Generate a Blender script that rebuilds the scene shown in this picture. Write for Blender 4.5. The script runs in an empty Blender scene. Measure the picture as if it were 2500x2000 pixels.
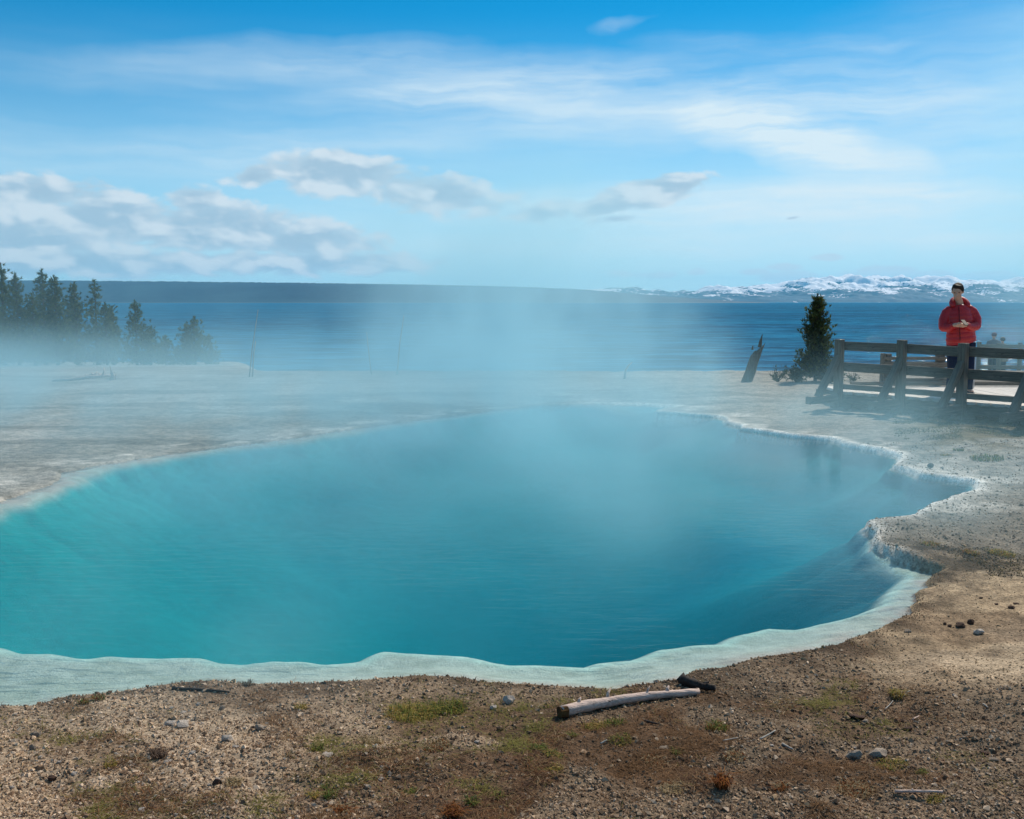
import bpy, bmesh, math, random
import numpy as np
from mathutils import Vector, Matrix
R = math.radians
random.seed(7); rng = np.random.default_rng(7)
scene = bpy.context.scene
COL = scene.collection

# ------------------------------------------------------------------ camera
EYE = 1.9
PITCH = math.atan(262 / 2500)
cam_d = bpy.data.cameras.new('camera'); cam = bpy.data.objects.new('camera', cam_d); COL.objects.link(cam)
cam_d.lens = 36; cam_d.sensor_width = 36; cam_d.clip_start = 0.1; cam_d.clip_end = 80000
cam.location = (0, 0, EYE); cam.rotation_euler = (math.pi / 2 - PITCH, 0, 0)
scene.camera = cam
# ------------------------------------------------------------------ view + render
scene.view_settings.view_transform = 'Standard'; scene.view_settings.look = 'None'
scene.view_settings.exposure = 0.0; scene.view_settings.gamma = 1.0; scene.view_settings.use_curve_mapping = False
cy = scene.cycles
cy.use_denoising = True; cy.max_bounces = 8; cy.transparent_max_bounces = 16; cy.volume_bounces = 2
cy.caustics_reflective = False; cy.caustics_refractive = False; cy.sample_clamp_indirect = 4
cy.volume_step_rate = 1.0; cy.volume_max_steps = 128
SUN_AZ, SUN_EL = 35.0, 43.0

# ---------- node helpers
class NT:
    def __init__(s, tree): s.t = tree; s.n = tree.nodes; s.l = tree.links
    def new(s, typ, **kw):
        n = s.n.new(typ)
        for k, v in kw.items(): setattr(n, k, v)
        return n
    def link(s, a, b): s.l.new(a, b)
    def put(s, sock, v):
        if isinstance(v, bpy.types.NodeSocket): s.link(v, sock)
        elif v is not None:
            if hasattr(sock.default_value, '__len__') and not hasattr(v, '__len__'): v = (v, v, v)
            if sock.type == 'RGBA' and hasattr(v, '__len__') and len(v) == 3: v = (*v, 1)
            sock.default_value = v
    def m(s, op, a, b=None, c=None, clamp=False):
        n = s.new('ShaderNodeMath', operation=op, use_clamp=clamp)
        s.put(n.inputs[0], a)
        if b is not None: s.put(n.inputs[1], b)
        if c is not None: s.put(n.inputs[2], c)
        return n.outputs[0]
    def vm(s, op, a, b=None, scale=None):
        n = s.new('ShaderNodeVectorMath', operation=op)
        s.put(n.inputs[0], a)
        if b is not None: s.put(n.inputs[1], b)
        if scale is not None: s.put(n.inputs['Scale'], scale)
        return n.outputs[1] if op in ('DOT_PRODUCT', 'LENGTH', 'DISTANCE') else n.outputs[0]
    def mix(s, f, a, b, blend='MIX'):
        n = s.new('ShaderNodeMix', data_type='RGBA', blend_type=blend)
        s.put(n.inputs[0], f); s.put(n.inputs[6], a); s.put(n.inputs[7], b)
        return n.outputs[2]
    def ramp(s, f, lo, hi, a=0.0, b=1.0, smooth=True):
        n = s.new('ShaderNodeMapRange', interpolation_type='SMOOTHSTEP' if smooth else 'LINEAR')
        s.put(n.inputs[0], f); n.inputs[1].default_value = lo; n.inputs[2].default_value = hi
        n.inputs[3].default_value = a; n.inputs[4].default_value = b
        return n.outputs[0]
    def noise(s, vec, scale, detail=2, rough=0.5, dist=0.0, out=0):
        n = s.new('ShaderNodeTexNoise'); s.put(n.inputs['Vector'], vec)
        s.put(n.inputs['Scale'], scale); n.inputs['Detail'].default_value = detail
        n.inputs['Roughness'].default_value = rough; n.inputs['Distortion'].default_value = dist
        return n.outputs[out]
    def mapping(s, vec, loc=(0, 0, 0), rot=(0, 0, 0), scale=(1, 1, 1), typ='POINT'):
        n = s.new('ShaderNodeMapping', vector_type=typ); s.put(n.inputs[0], vec)
        n.inputs['Location'].default_value = loc; n.inputs['Rotation'].default_value = rot; n.inputs['Scale'].default_value = scale
        return n.outputs[0]
    def blob(s, vec, loc, scale, rot=(0, 0, 0)):
        v = s.mapping(vec, loc, rot, scale, 'TEXTURE')
        n = s.new('ShaderNodeTexGradient', gradient_type='SPHERICAL'); s.link(v, n.inputs[0])
        return n.outputs['Fac']
    def bump(s, h, dist, strength=1.0, normal=None):
        n = s.new('ShaderNodeBump'); s.put(n.inputs['Height'], h); n.inputs['Distance'].default_value = dist
        n.inputs['Strength'].default_value = strength
        if normal: s.link(normal, n.inputs['Normal'])
        return n.outputs[0]

# ------------------------------------------------------------------ world
world = bpy.data.worlds.new('World'); scene.world = world; world.use_nodes = True
W = NT(world.node_tree); W.n.clear()
skyt = W.new('ShaderNodeTexSky', sky_type='NISHITA'); skyt.sun_disc = False
skyt.sun_elevation = R(SUN_EL); skyt.sun_rotation = R(SUN_AZ); skyt.altitude = 2300; skyt.air_density = 1.0; skyt.dust_density = 0.4; skyt.ozone_density = 2.0
tc = W.new('ShaderNodeTexCoord'); dirv = tc.outputs['Generated']
sp = W.new('ShaderNodeSeparateXYZ'); W.link(dirv, sp.inputs[0])
az = W.m('MULTIPLY', W.m('ARCTAN2', sp.outputs[0], sp.outputs[1]), 57.2958)
el = W.m('MULTIPLY', W.m('ARCSINE', sp.outputs[2]), 57.2958)
cb = W.new('ShaderNodeCombineXYZ'); W.link(az, cb.inputs[0]); W.link(el, cb.inputs[1]); AE = cb.outputs[0]
def px2ae(px, py):
    v = ray(px, py); return math.degrees(math.atan2(v[0], v[1])), math.degrees(math.asin(v[2] / math.sqrt(v[0]**2 + v[1]**2 + v[2]**2)))
def ray(px, py):
    c, s_ = math.cos(PITCH), math.sin(PITCH)
    x = (px - 1250) / 2500; u = (1000 - py) / 2500
    return (x, c + u * s_, -s_ + u * c)
svw = (math.sin(R(SUN_AZ))*math.cos(R(SUN_EL)), math.cos(R(SUN_AZ))*math.cos(R(SUN_EL)), math.sin(R(SUN_EL)))
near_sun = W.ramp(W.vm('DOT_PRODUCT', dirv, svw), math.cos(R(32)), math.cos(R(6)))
tint = W.mix(1.0, skyt.outputs[0], W.mix(near_sun, (0.03, 0.84, 1.10), (2.2, 1.6, 1.2)), 'MULTIPLY')  # warm aureole round the sun, added mostly out of view for warmer fill
warp = W.vm('SCALE', W.vm('SUBTRACT', W.noise(AE, 0.22, 3, 0.55, out=1), (0.5, 0.5, 0.5)), scale=3.2)
AEc = W.vm('ADD', AE, W.vm('MULTIPLY', warp, (1.6, 0.35, 0)))
streak = W.noise(W.mapping(AEc, rot=(0, 0, R(-5)), scale=(0.07, 0.55, 1)), 1.0, 6, 0.62)
# cirrus veils: px centre, half sizes px, tilt deg, weight
cir = None
for (px, py, a, b, rot, w) in [(560, 150, 620, 60, 6, .45), (1500, 235, 900, 120, -3, .8), (1950, 345, 330, 75, -14, 1.15), (820, 345, 620, 60, 3, .55),
                               (1900, 500, 700, 70, -1, .9), (1518, 58, 90, 20, 8, .34), (1900, 105, 350, 30, -4, .4), (300, 390, 700, 60, 0, .5),
                               (1750, 595, 800, 40, 0, .7), (1450, 520, 420, 80, 0, .7), (900, 250, 520, 40, 5, .35), (2500, 330, 700, 350, 0, .5),
                               (600, 600, 900, 120, 0, .35)]:
    u, v = px2ae(px, py)
    g = W.m('MULTIPLY', W.m('SMOOTH_MIN', W.m('MULTIPLY', W.blob(AEc, (u, v, 0), (a / 43.6, b / 43.6, 9), (0, 0, R(rot))), 1.6), 1.0, 0.3), w)
    cir = g if cir is None else W.m('ADD', cir, g)
cirm = W.m('MULTIPLY', cir, W.ramp(streak, 0.25, 0.72, 0.15, 1.0))
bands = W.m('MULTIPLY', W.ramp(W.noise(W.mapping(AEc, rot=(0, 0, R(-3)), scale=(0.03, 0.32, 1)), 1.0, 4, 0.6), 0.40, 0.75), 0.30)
bands = W.m('MULTIPLY', bands, W.m('ADD', W.ramp(el, 15.0, 10.0), W.ramp(el, 20.0, 38.0, 0.0, 2.6)))  # the high bands are unseen cirrus added for more neutral fill light
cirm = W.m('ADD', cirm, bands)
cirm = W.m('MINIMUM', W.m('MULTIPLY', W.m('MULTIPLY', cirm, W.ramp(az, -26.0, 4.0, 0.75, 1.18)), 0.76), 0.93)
hor = W.m('MULTIPLY', W.ramp(el, -1.0, 16.0, 0.96, 0.0), W.ramp(az, -32.0, 6.0, 0.78, 1.0))      # milky air near the horizon
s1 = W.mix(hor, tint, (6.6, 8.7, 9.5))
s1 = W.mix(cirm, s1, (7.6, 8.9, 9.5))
# cumulus
cum = None
for (px, py, a, b, rot, w) in [(90, 470, 170, 42, 0, 1), (260, 540, 290, 62, 0, 1.05), (70, 590, 250, 46, 0, 1.0), (520, 560, 300, 60, 0, 1.05), (740, 590, 260, 48, 0, .9),
                               (470, 490, 90, 34, 0, .9), (820, 425, 175, 52, 0, 1.15), (620, 432, 85, 24, 6, .9), (1070, 475, 230, 50, -4, .9), (700, 640, 500, 34, 0, .85),
                               (1590, 468, 150, 34, 10, 1.15), (1480, 505, 110, 24, 8, .9), (1330, 518, 110, 28, 8, .85), (1500, 536, 90, 16, 4, .75), (200, 640, 500, 36, 0, .95),
                               (2022, 630, 48, 9, 0, 1), (1918, 652, 48, 10, 0, .9), (1850, 665, 80, 9, 0, .55), (1700, 664, 34, 9, 0, .9), (1930, 676, 95, 14, 0, .9), (2130, 670, 110, 18, 0, .9),
                               (2265, 680, 80, 16, 0, .9), (1560, 672, 170, 12, 0, .55), (1935, 532, 34, 6, 6, .6), (2420, 676, 90, 12, 0, .7)]:
    u, v = px2ae(px, py)
    g = W.m('MULTIPLY', W.blob(AE, (u, v, 0), (a / 43.6 * 1.25, b / 43.6 * 1.5, 9), (0, 0, R(rot))), w)
    cum = g if cum is None else W.m('MAXIMUM', cum, g)
AEs = W.mapping(AE, scale=(0.75, 1.5, 1))
def bill(vec): return W.noise(vec, 0.55, 7, 0.57, 0.3)
n0 = bill(AEs); n1 = bill(W.vm('ADD', AEs, (0.45, 0.75, 0)))
dens = W.m('ADD', W.m('MULTIPLY', cum, 1.7), W.m('MULTIPLY', W.m('SUBTRACT', n0, 0.5), 2.3))
cumm = W.m('MULTIPLY', W.ramp(dens, 0.32, 0.84), W.ramp(cum, 0.02, 0.22))
def soft_bill(vec): return W.noise(vec, 0.55, 3, 0.45, 0.3)
lit = W.m('MULTIPLY', W.m('ADD', W.m('MULTIPLY', W.ramp(W.m('SUBTRACT', soft_bill(AEs), soft_bill(W.vm('ADD', AEs, (0.3, 0.8, 0)))), -0.10, 0.16), 0.7), W.m('MULTIPLY', W.ramp(W.m('SUBTRACT', n0, n1), -0.12, 0.18), 0.4)), 0.92)
core = W.ramp(dens, 0.5, 1.25)
cumc = W.mix(lit, W.mix(core, (5.0, 6.7, 7.9), (4.1, 5.7, 7.0)), (7.2, 8.1, 8.7))
# the small clouds low on the right are bright
cumc = W.mix(W.m('MULTIPLY', W.ramp(az, 2.0, 10.0), W.ramp(el, 4.0, 2.2)), cumc, (6.2, 7.9, 8.9))
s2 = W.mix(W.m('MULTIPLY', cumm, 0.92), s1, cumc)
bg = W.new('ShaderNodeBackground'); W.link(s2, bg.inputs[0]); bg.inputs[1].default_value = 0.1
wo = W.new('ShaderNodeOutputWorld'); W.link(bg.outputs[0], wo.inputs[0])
world.cycles.sampling_method = 'MANUAL'; world.cycles.sample_map_resolution = 1024
# ------------------------------------------------------------------ sun
sun_d = bpy.data.lights.new('sun', 'SUN'); sun = bpy.data.objects.new('sun', sun_d); COL.objects.link(sun)
sun_d.energy = 4.7; sun_d.angle = R(0.5); sun_d.color = (1.0, 0.91, 0.78)
sv = Vector((math.sin(R(SUN_AZ)) * math.cos(R(SUN_EL)), math.cos(R(SUN_AZ)) * math.cos(R(SUN_EL)), math.sin(R(SUN_EL))))
sun.rotation_euler = sv.to_track_quat('Z', 'Y').to_euler(); sun.location = sv * 50

# ------------------------------------------------------------------ geometry helpers
def at(px, py, z=0.0):
    v = ray(px, py); t = (z - EYE) / v[2]
    return Vector((v[0] * t, v[1] * t, z))
def atd(px, py, d):
    v = ray(px, py); t = d / v[1]
    return Vector((v[0] * t, d, EYE + v[2] * t))
def mat(name):
    m = bpy.data.materials.new(name); m.use_nodes = True
    N = NT(m.node_tree); b = N.n['Principled BSDF']; b.inputs['Roughness'].default_value = 0.8
    b.inputs['Specular IOR Level'].default_value = 0.25
    return m, N, b
def mesh_np(name, V, F, material=None, smooth=True, parent=None, attrs=None, loc=None):
    """V (n,3), F (m,k) with constant k, or a list of faces."""
    me = bpy.data.meshes.new(name)
    V = np.asarray(V, dtype=np.float32)
    if isinstance(F, np.ndarray):
        m_, k = F.shape
        me.vertices.add(len(V)); me.vertices.foreach_set('co', V.ravel())
        me.loops.add(m_ * k); me.loops.foreach_set('vertex_index', F.ravel().astype(np.int32))
        me.polygons.add(m_); me.polygons.foreach_set('loop_start', np.arange(0, m_ * k, k, dtype=np.int32))
        me.polygons.foreach_set('loop_total', np.full(m_, k, dtype=np.int32))
        me.update(calc_edges=True); me.validate()
    else:
        me.from_pydata([tuple(map(float, v)) for v in V], [], F); me.update()
    me.polygons.foreach_set('use_smooth', np.full(len(me.polygons), smooth, dtype=bool))
    for an, (typ, arr) in (attrs or {}).items():
        a = me.attributes.new(an, typ, 'POINT')
        a.data.foreach_set('color' if typ == 'FLOAT_COLOR' else 'value', np.asarray(arr, dtype=np.float32).ravel())
    if material: me.materials.append(material)
    o = bpy.data.objects.new(name, me); COL.objects.link(o)
    if parent: o.parent = parent
    if loc is not None: o.location = loc
    return o
def tag(o, label=None, cat=None, group=None, kind=None):
    if label: o['label'] = label
    if cat: o['category'] = cat
    if group: o['group'] = group
    if kind: o['kind'] = kind
    return o
def empty(name, loc, rz=0, **kw):
    o = bpy.data.objects.new(name, None); COL.objects.link(o); o.location = loc; o.rotation_euler = (0, 0, rz)
    o.empty_display_size = 0.1
    return tag(o, **kw)
# mesh builder collecting lists
class MB:
    def __init__(s): s.v = []; s.f = []
    def box(s, c, size, M=None):
        c = Vector(c); h = Vector(size) / 2; b = len(s.v)
        for dx, dy, dz in ((-1,-1,-1),(1,-1,-1),(1,1,-1),(-1,1,-1),(-1,-1,1),(1,-1,1),(1,1,1),(-1,1,1)):
            p = Vector((dx*h.x, dy*h.y, dz*h.z))
            s.v.append((M @ p if M else p) + c)
        for q in ((0,3,2,1),(4,5,6,7),(0,1,5,4),(1,2,6,5),(2,3,7,6),(3,0,4,7)): s.f.append([b+i for i in q])
        return s
    def tube(s, pts, rad, n=8, cap=True, jit=0.0):
        """rad: per point float or (rx, ry); frame by parallel transport"""
        pts = [Vector(p) for p in pts]; b0 = len(s.v)
        up = Vector((0, 0, 1)); d0 = (pts[1] - pts[0]).normalized()
        if abs(d0.z) > 0.9: up = Vector((0, 1, 0))
        X = up.cross(d0).normalized()
        for i, p in enumerate(pts):
            d = (pts[min(i+1, len(pts)-1)] - pts[max(i-1, 0)]).normalized()
            X = (X - d * X.dot(d)).normalized(); Y = d.cross(X)
            r = rad[i]; rx, ry = (r, r) if not hasattr(r, '__len__') else r
            for k in range(n):
                a = 2*math.pi*k/n; j = 1 + random.uniform(-jit, jit)
                s.v.append(p + X*math.cos(a)*rx*j + Y*math.sin(a)*ry*j)
        for i in range(len(pts)-1):
            for k in range(n):
                a = b0+i*n+k; b = b0+i*n+(k+1) % n
                s.f.append([a, b, b+n, a+n])
        if cap:
            s.f.append([b0+k for k in range(n)][::-1]); e = b0+(len(pts)-1)*n; s.f.append([e+k for k in range(n)])
        return s
    def ell(s, c, r, nu=14, nv=9, M=None):
        b = len(s.v); c = Vector(c)
        for j in range(nv+1):
            th = math.pi*j/nv
            for i in range(nu):
                ph = 2*math.pi*i/nu
                p = Vector((r[0]*math.sin(th)*math.cos(ph), r[1]*math.sin(th)*math.sin(ph), r[2]*math.cos(th)))
                s.v.append((M @ p if M else p)+c)
        for j in range(nv):
            for i in range(nu):
                s.f.append([b+j*nu+i, b+(j+1)*nu+i, b+(j+1)*nu+(i+1) % nu, b+j*nu+(i+1) % nu])
        return s
    def build(s, name, material, parent=None, smooth=False, bevel=0, loc=None):
        me = bpy.data.meshes.new(name); me.from_pydata([tuple(v) for v in s.v], [], s.f)
        bm = bmesh.new(); bm.from_mesh(me)
        bmesh.ops.remove_doubles(bm, verts=bm.verts, dist=1e-5); bmesh.ops.recalc_face_normals(bm, faces=bm.faces)
        if bevel: bmesh.ops.bevel(bm, geom=bm.edges[:], offset=bevel, segments=1, affect='EDGES')
        bm.to_mesh(me); bm.free()
        me.polygons.foreach_set('use_smooth', [smooth]*len(me.polygons)); me.materials.append(material)
        o = bpy.data.objects.new(name, me); COL.objects.link(o)
        if parent: o.parent = parent
        if loc is not None: o.location = loc
        return o
# numpy value noise
_tab = rng.random((256, 256)).astype(np.float32)
def vnoise(x, y, seed=0):
    x = x + seed*37.17; y = y + seed*91.7
    xi = np.floor(x).astype(np.int64); yi = np.floor(y).astype(np.int64)
    fx = x-xi; fy = y-yi; fx = fx*fx*fx*(fx*(fx*6-15)+10); fy = fy*fy*fy*(fy*(fy*6-15)+10)
    a = _tab[xi & 255, yi & 255]; b = _tab[(xi+1) & 255, yi & 255]; c = _tab[xi & 255, (yi+1) & 255]; d = _tab[(xi+1) & 255, (yi+1) & 255]
    return (a*(1-fx)+b*fx)*(1-fy)+(c*(1-fx)+d*fx)*fy
def fbm(x, y, oct=5, seed=0, gain=0.5):
    s = 0; a = 1; t = 0
    for i in range(oct):
        s = s+a*vnoise(x*2**i, y*2**i, seed+i); t += a; a *= gain
    return s/t
def sstep(x, a, b):
    t = np.clip((x-a)/(b-a), 0, 1); return t*t*(3-2*t)

# ------------------------------------------------------------------ pool outlines (water's edge and drop-off)
WL = [(-900,1760),(-150,1748),(0,1740),(65,1736),(156,1720),(227,1704),(292,1700),(351,1689),(422,1683),(519,1676),(700,1676),(860,1678),(925,1668),(990,1663),
 (1152,1665),(1200,1676),(1300,1684),(1427,1693),(1512,1691),(1567,1680),(1632,1664),(1687,1647),(1817,1620),(1900,1608),(1990,1590),(2060,1568),(2129,1546),(2178,1525),
 (2219,1496),(2216,1479),(2233,1450),(2248,1425),(2270,1399),(2233,1390),(2184,1372),(2150,1358),(2126,1343),(2123,1322),(2104,1302),(2112,1282),(2155,1273),(2190,1267),
 (2242,1247),(2291,1221),(2364,1207),(2381,1196),(2364,1183),(2312,1175),(2248,1166),(2207,1154),(2172,1144),(2193,1128),(2190,1117),(2152,1108),(2074,1093),(2025,1076),
 (1950,1069),(1871,1060),(1802,1051),(1799,1043),(1766,1033),(1761,1023),(1718,1017),(1616,1010),(1595,1005),(1650,996),(1560,990),(1450,986),(1330,990),(1230,1000),(1120,1014),
 (1000,1030),(962,1034),(830,1052),(696,1073),(580,1088),(464,1102),(380,1114),(313,1125),(220,1142),(160,1155),(148,1168),(139,1183),(70,1200),(0,1229),(-120,1270),(-400,1340),(-900,1470)]
DL = [(-900,1580),(0,1589),(151,1606),(260,1604),(383,1609),(522,1618),(812,1621),(905,1612),(951,1594),(1020,1598),(1120,1600),(1229,1614),(1380,1618),(1426,1624),(1496,1612),
 (1540,1606),(1612,1589),(1700,1578),(1763,1571),(1832,1548),(1900,1536),(1971,1531),(2080,1520),(2110,1513),(2150,1500),(2180,1478),(2222,1438),(2212,1412),(2206,1394),(2180,1378),(2142,1362),(2118,1344),(2113,1322),(2098,1304),(2104,1285),(2150,1275),(2186,1268),(2238,1248),(2288,1222),(2355,1207),(2368,1196),(2350,1184),(2308,1177),(2246,1168),(2204,1157),(2166,1146),(2186,1127),(2182,1118),(2146,1110),(2060,1099),(1950,1076),
 (1800,1056),(1720,1024),(1600,1012),(1450,1000),(1330,1000),(1100,1030),(962,1050),(696,1092),(464,1122),(320,1145),(230,1165),(170,1195),(60,1240),(-60,1290),(-400,1370),(-900,1490)]
WP = np.array([at(*p)[:2] for p in WL]); DP = np.array([at(*p, -0.02 if (p[0] > 2070 and 1080 < p[1] < 1400) else -0.10)[:2] for p in DL])
def densify(P, amp, seed):
    out = []
    n = len(P)
    for i in range(n):
        a, b = P[i], P[(i+1) % n]; k = max(1, int(np.linalg.norm(b-a)/0.12))
        for j in range(k):
            out.append(a+(b-a)*j/k)
    out = np.array(out)
    dx = fbm(out[:, 0]*4.5, out[:, 1]*4.5, 4, seed)-.5; dy = fbm(out[:, 0]*4.5+50, out[:, 1]*4.5, 4, seed+9)-.5
    return out+np.stack([dx, dy], 1)*amp
WPd = densify(WP, 0.20, 3); DPd = densify(DP, 0.20, 3)
def sdist(x, y, P):
    """signed distance to polygon P, negative inside"""
    d2 = np.full(x.shape, 1e9, dtype=np.float32); ins = np.zeros(x.shape, dtype=bool)
    n = len(P)
    for i in range(n):
        ax, ay = P[i]; bx, by = P[(i+1) % n]
        ex, ey = bx-ax, by-ay
        t = np.clip(((x-ax)*ex+(y-ay)*ey)/(ex*ex+ey*ey+1e-12), 0, 1)
        d2 = np.minimum(d2, (x-ax-ex*t)**2+(y-ay-ey*t)**2)
        if ay != by:
            c = ((ay > y) != (by > y)) & (x < ex*(y-ay)/ey+ax); ins ^= c
    d = np.sqrt(d2); return np.where(ins, -d, d)
LAKE_Z = -1.5
TIP = at(2165, 1335)
def base_z(x, y):
    r = x/np.maximum(y, 1)
    right = sstep(r, 0.24, 0.40)*sstep(y, 6, 13)
    z = 0.03+0.05*sstep(x, 1.5, 4)*sstep(y, 30, 16)*sstep(y, 8, 12)+0.02*right
    z = z+0.05*sstep(-y, -6, -3)
    zl = -(y-28)*0.050; zm = -(y-28)*0.125; zr = -(y-28)*0.088
    f = sstep(-r, 0.20, 0.27); g = sstep(r, 0.36, 0.44)
    fall = zm*(1-f)*(1-g)+zl*f+zr*g
    z = z+np.minimum(fall, 0)
    return np.maximum(z, -4.0)
def terr(x, y, fine=True):
    x = np.asarray(x, dtype=np.float64); y = np.asarray(y, dtype=np.float64)
    sw = sdist(x, y, WPd); sd = sdist(x, y, DPd)
    z = base_z(x, y)
    near = sstep(y, 8.5, 6.0)
    rough = (fbm(x*1.1, y*1.1, 4, 1)-.5)*0.10+(fbm(x*6, y*6, 4, 2)-.5)*(0.030+0.03*near)
    flat = sstep(-x/np.maximum(y, 1), -0.02, 0.12)*sstep(y, 9, 12)
    edge = 0.25+0.75*sstep(sw, 0.0, 1.2)
    out = z+rough*(1-0.55*flat)*edge+0.08*sstep(sw, 0.2, 2.2)*sstep(y, 9, 5)
    rim = sstep(sw, 0.0, 0.055)
    tipz = 0.06*sstep(-np.hypot(x-TIP.x, (y-TIP.y)*0.8), -1.0, -0.3)
    out = np.where(y > 7.5, out*(0.35+0.65*sstep(sw, 0.05, 1.6)), out)+tipz*sstep(sw, -0.01, 0.05)
    lip = (0.004+0.02*sstep(x, 0.5, 3))*sstep(y, 7.5, 9)*np.exp(-((sw-0.12)/0.10)**2)
    outside = -0.02+(np.maximum(out, 0.012)+lip+0.02)*rim
    outside = np.where(y > 26, out, outside)
    # under water: a shallow pale shelf, then the deep basin
    shelf = -0.015-0.10*sstep(-sw, 0, 0.55)+(fbm(x*4, y*4, 4, 7)-.5)*0.018
    deep = sstep(-sd, 0.0, 0.30)*0.12+sstep(-sd, 0.1, 1.3)*0.32+sstep(-sd, 0.2, 2.6)*0.25+sstep(-sd, 0.1, 3.6)*0.9*np.exp(-((x+0.2)/3.4)**2-((y-9.0)/4.0)**2)
    rm = sstep(x, 1.7, 2.5)*sstep(y, 7.2, 7.8)*sstep(-y, -16, -13)
    deep = deep*(1-0.65*rm)+(0.12*sstep(-sw, 0.0, 0.14)+0.28*sstep(-sw, 0.1, 1.1))*rm
    under = np.minimum(shelf-deep, -0.006)+(fbm(x*.9, y*.9, 3, 8)-.5)*0.18*sstep(-sd, .3, 1.5)
    return np.where(sw > 0, outside, under), sw, sd
def gz(x, y):
    z, _, _ = terr(np.array([x]), np.array([y])); return float(z[0])
def on(px, py, z0=0.08):
    p = at(px, py, z0)
    for _ in range(3): p = at(px, py, gz(p.x, p.y))
    return p

# ------------------------------------------------------------------ ground sheet
def grow(a, step, ratio, end):
    out = [a]
    while out[-1] < end: out.append(out[-1]+step); step *= ratio
    return out[1:]
ys = np.concatenate([-np.array(grow(-2.6, 0.05, 1.12, 30))[::-1], np.arange(2.6, 7.6, 0.022), np.arange(7.6, 12, 0.034), np.arange(12, 19, 0.055), np.array(grow(19, 0.06, 1.02, 75))])
cx = np.arange(-6.2, 8.6, 0.03)
xs = np.concatenate([-np.array(grow(6.2, 0.035, 1.035, 70))[::-1], cx, np.array(grow(cx[-1], 0.035, 1.035, 70))])
GX, GY = np.meshgrid(xs, ys); gx, gy = GX.ravel(), GY.ravel()
zz, sw, sd = terr(gx, gy)
ny, nx = GX.shape
idx = np.arange(ny*nx).reshape(ny, nx)
F = np.stack([idx[:-1, :-1].ravel(), idx[:-1, 1:].ravel(), idx[1:, 1:].ravel(), idx[1:, :-1].ravel()], 1)
def lerp(a, b, t): return a+(b-a)*t[:, None]
r_ = gx/np.maximum(gy, 1)
def zones(x, y, sw):
    """masks of the real ground covers"""
    r = x/np.maximum(y, 1)
    n1 = fbm(x*1.3, y*1.3, 4, 21); n2 = fbm(x*3.1, y*3.1, 4, 25)
    near = sstep(y, 7.2, 6.0)
    veg = sstep(n1*0.6+n2*0.5, 0.44, 0.58)*near*sstep(r, -0.30, -0.08)*sstep(-r, -0.50, -0.28)*sstep(sw, 0.15, 0.5)
    veg = np.maximum(veg, 0.6*sstep(n1*0.5+n2*0.5, 0.55, 0.64)*near)
    sand = sstep(r, 0.30, 0.42)*sstep(y, 4.4, 5.2)*sstep(y, 7.5, 6.9)
    far = sstep(y, 8.6, 12.0)
    return veg, sand, far
veg, sand, far = zones(gx, gy, sw)
n3 = fbm(gx*.7, gy*.7, 4, 31); n4 = fbm(gx*5, gy*5, 4, 33)
colr = np.tile(np.array([0.33, 0.26, 0.19]), (len(gx), 1))
colr = lerp(colr, np.array([0.42, 0.34, 0.255]), sstep(-r_, 0.08, 0.3))
colr = lerp(colr, np.array([0.25, 0.195, 0.14]), sstep(r_, -0.2, 0.2))
colr = lerp(colr, np.array([0.225, 0.19, 0.15]), sstep(gy, 6.8, 7.6))
colr = lerp(colr, colr*0.78, sstep(r_, -0.15, 0.1)*sstep(-gy, -6.2, -5.2))
colr = lerp(colr, np.array([0.44, 0.345, 0.235]), sand)
colr = lerp(colr, np.array([0.50, 0.41, 0.30]), sand*sstep(fbm(gx*1.0, gy*1.6, 3, 40), 0.52, 0.66))
colr = lerp(colr, np.array([0.115, 0.07, 0.042]), veg*0.85)
colr = lerp(colr, np.array([0.27, 0.255, 0.225]), far)
colr = lerp(colr, np.array([0.34, 0.335, 0.31]), far*sstep(-r_, -0.30, -0.05)*sstep(n3, 0.3, 0.6))
colr = lerp(colr, np.array([0.17, 0.16, 0.14]), far*sstep(fbm(gx*.35, gy*1.4, 4, 44), 0.56, 0.68)*0.7)
fence_ground = sstep(gy, 12.0, 13.4)*sstep(-gy, -20, -18)*sstep(r_, 0.37, 0.43)  # patchy dark brown-green ground under the fence
colr = lerp(colr, np.array([0.13, 0.105, 0.06]), fence_ground*sstep(fbm(gx*2, gy*2, 4, 52), 0.40, 0.58))
fringe = np.exp(-(sw/0.30)**2)*sstep(n4, 0.42, 0.60)*sstep(gy, 7.8, 7.2)*sstep(sw, 0.02, 0.08)
colr = lerp(colr, np.array([0.07, 0.05, 0.035]), fringe*0.8)
tipd = sstep(-np.hypot(gx-at(2300, 1385).x, (gy-at(2300, 1385).y)*1.6), -1.1, -0.3)*sstep(fbm(gx*4, gy*4, 4, 61), 0.40, 0.56)
colr = lerp(colr, np.array([0.06, 0.045, 0.03]), np.clip(tipd*0.85, 0, 1)*sstep(sw, 0.02, 0.10))
crust = np.exp(-((sw-0.05)/(0.09+0.10*n4))**2)*sstep(gy, 7.6, 8.6)*(sw > 0)*(0.12+0.88*sstep(gx, 0, 3))
crust = np.maximum(crust, 0.8*np.exp(-((sw-0.3)/0.35)**2)*sstep(fbm(gx*2.2, gy*2.2, 4, 71), 0.50, 0.62)*sstep(gy, 8.5, 9.5)*(sw > 0))
colr = lerp(colr, np.array([0.56, 0.53, 0.48]), np.clip(crust, 0, 1))
thin = np.exp(-((sw-0.035)/(0.035+0.05*n4))**2)*(sw > 0)*sstep(gx, 0.5, 2.5)*sstep(gy, 7.0, 7.6)
colr = lerp(colr, np.array([0.86, 0.83, 0.77]), np.clip(thin, 0, 1))
ins = sw < 0
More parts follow.
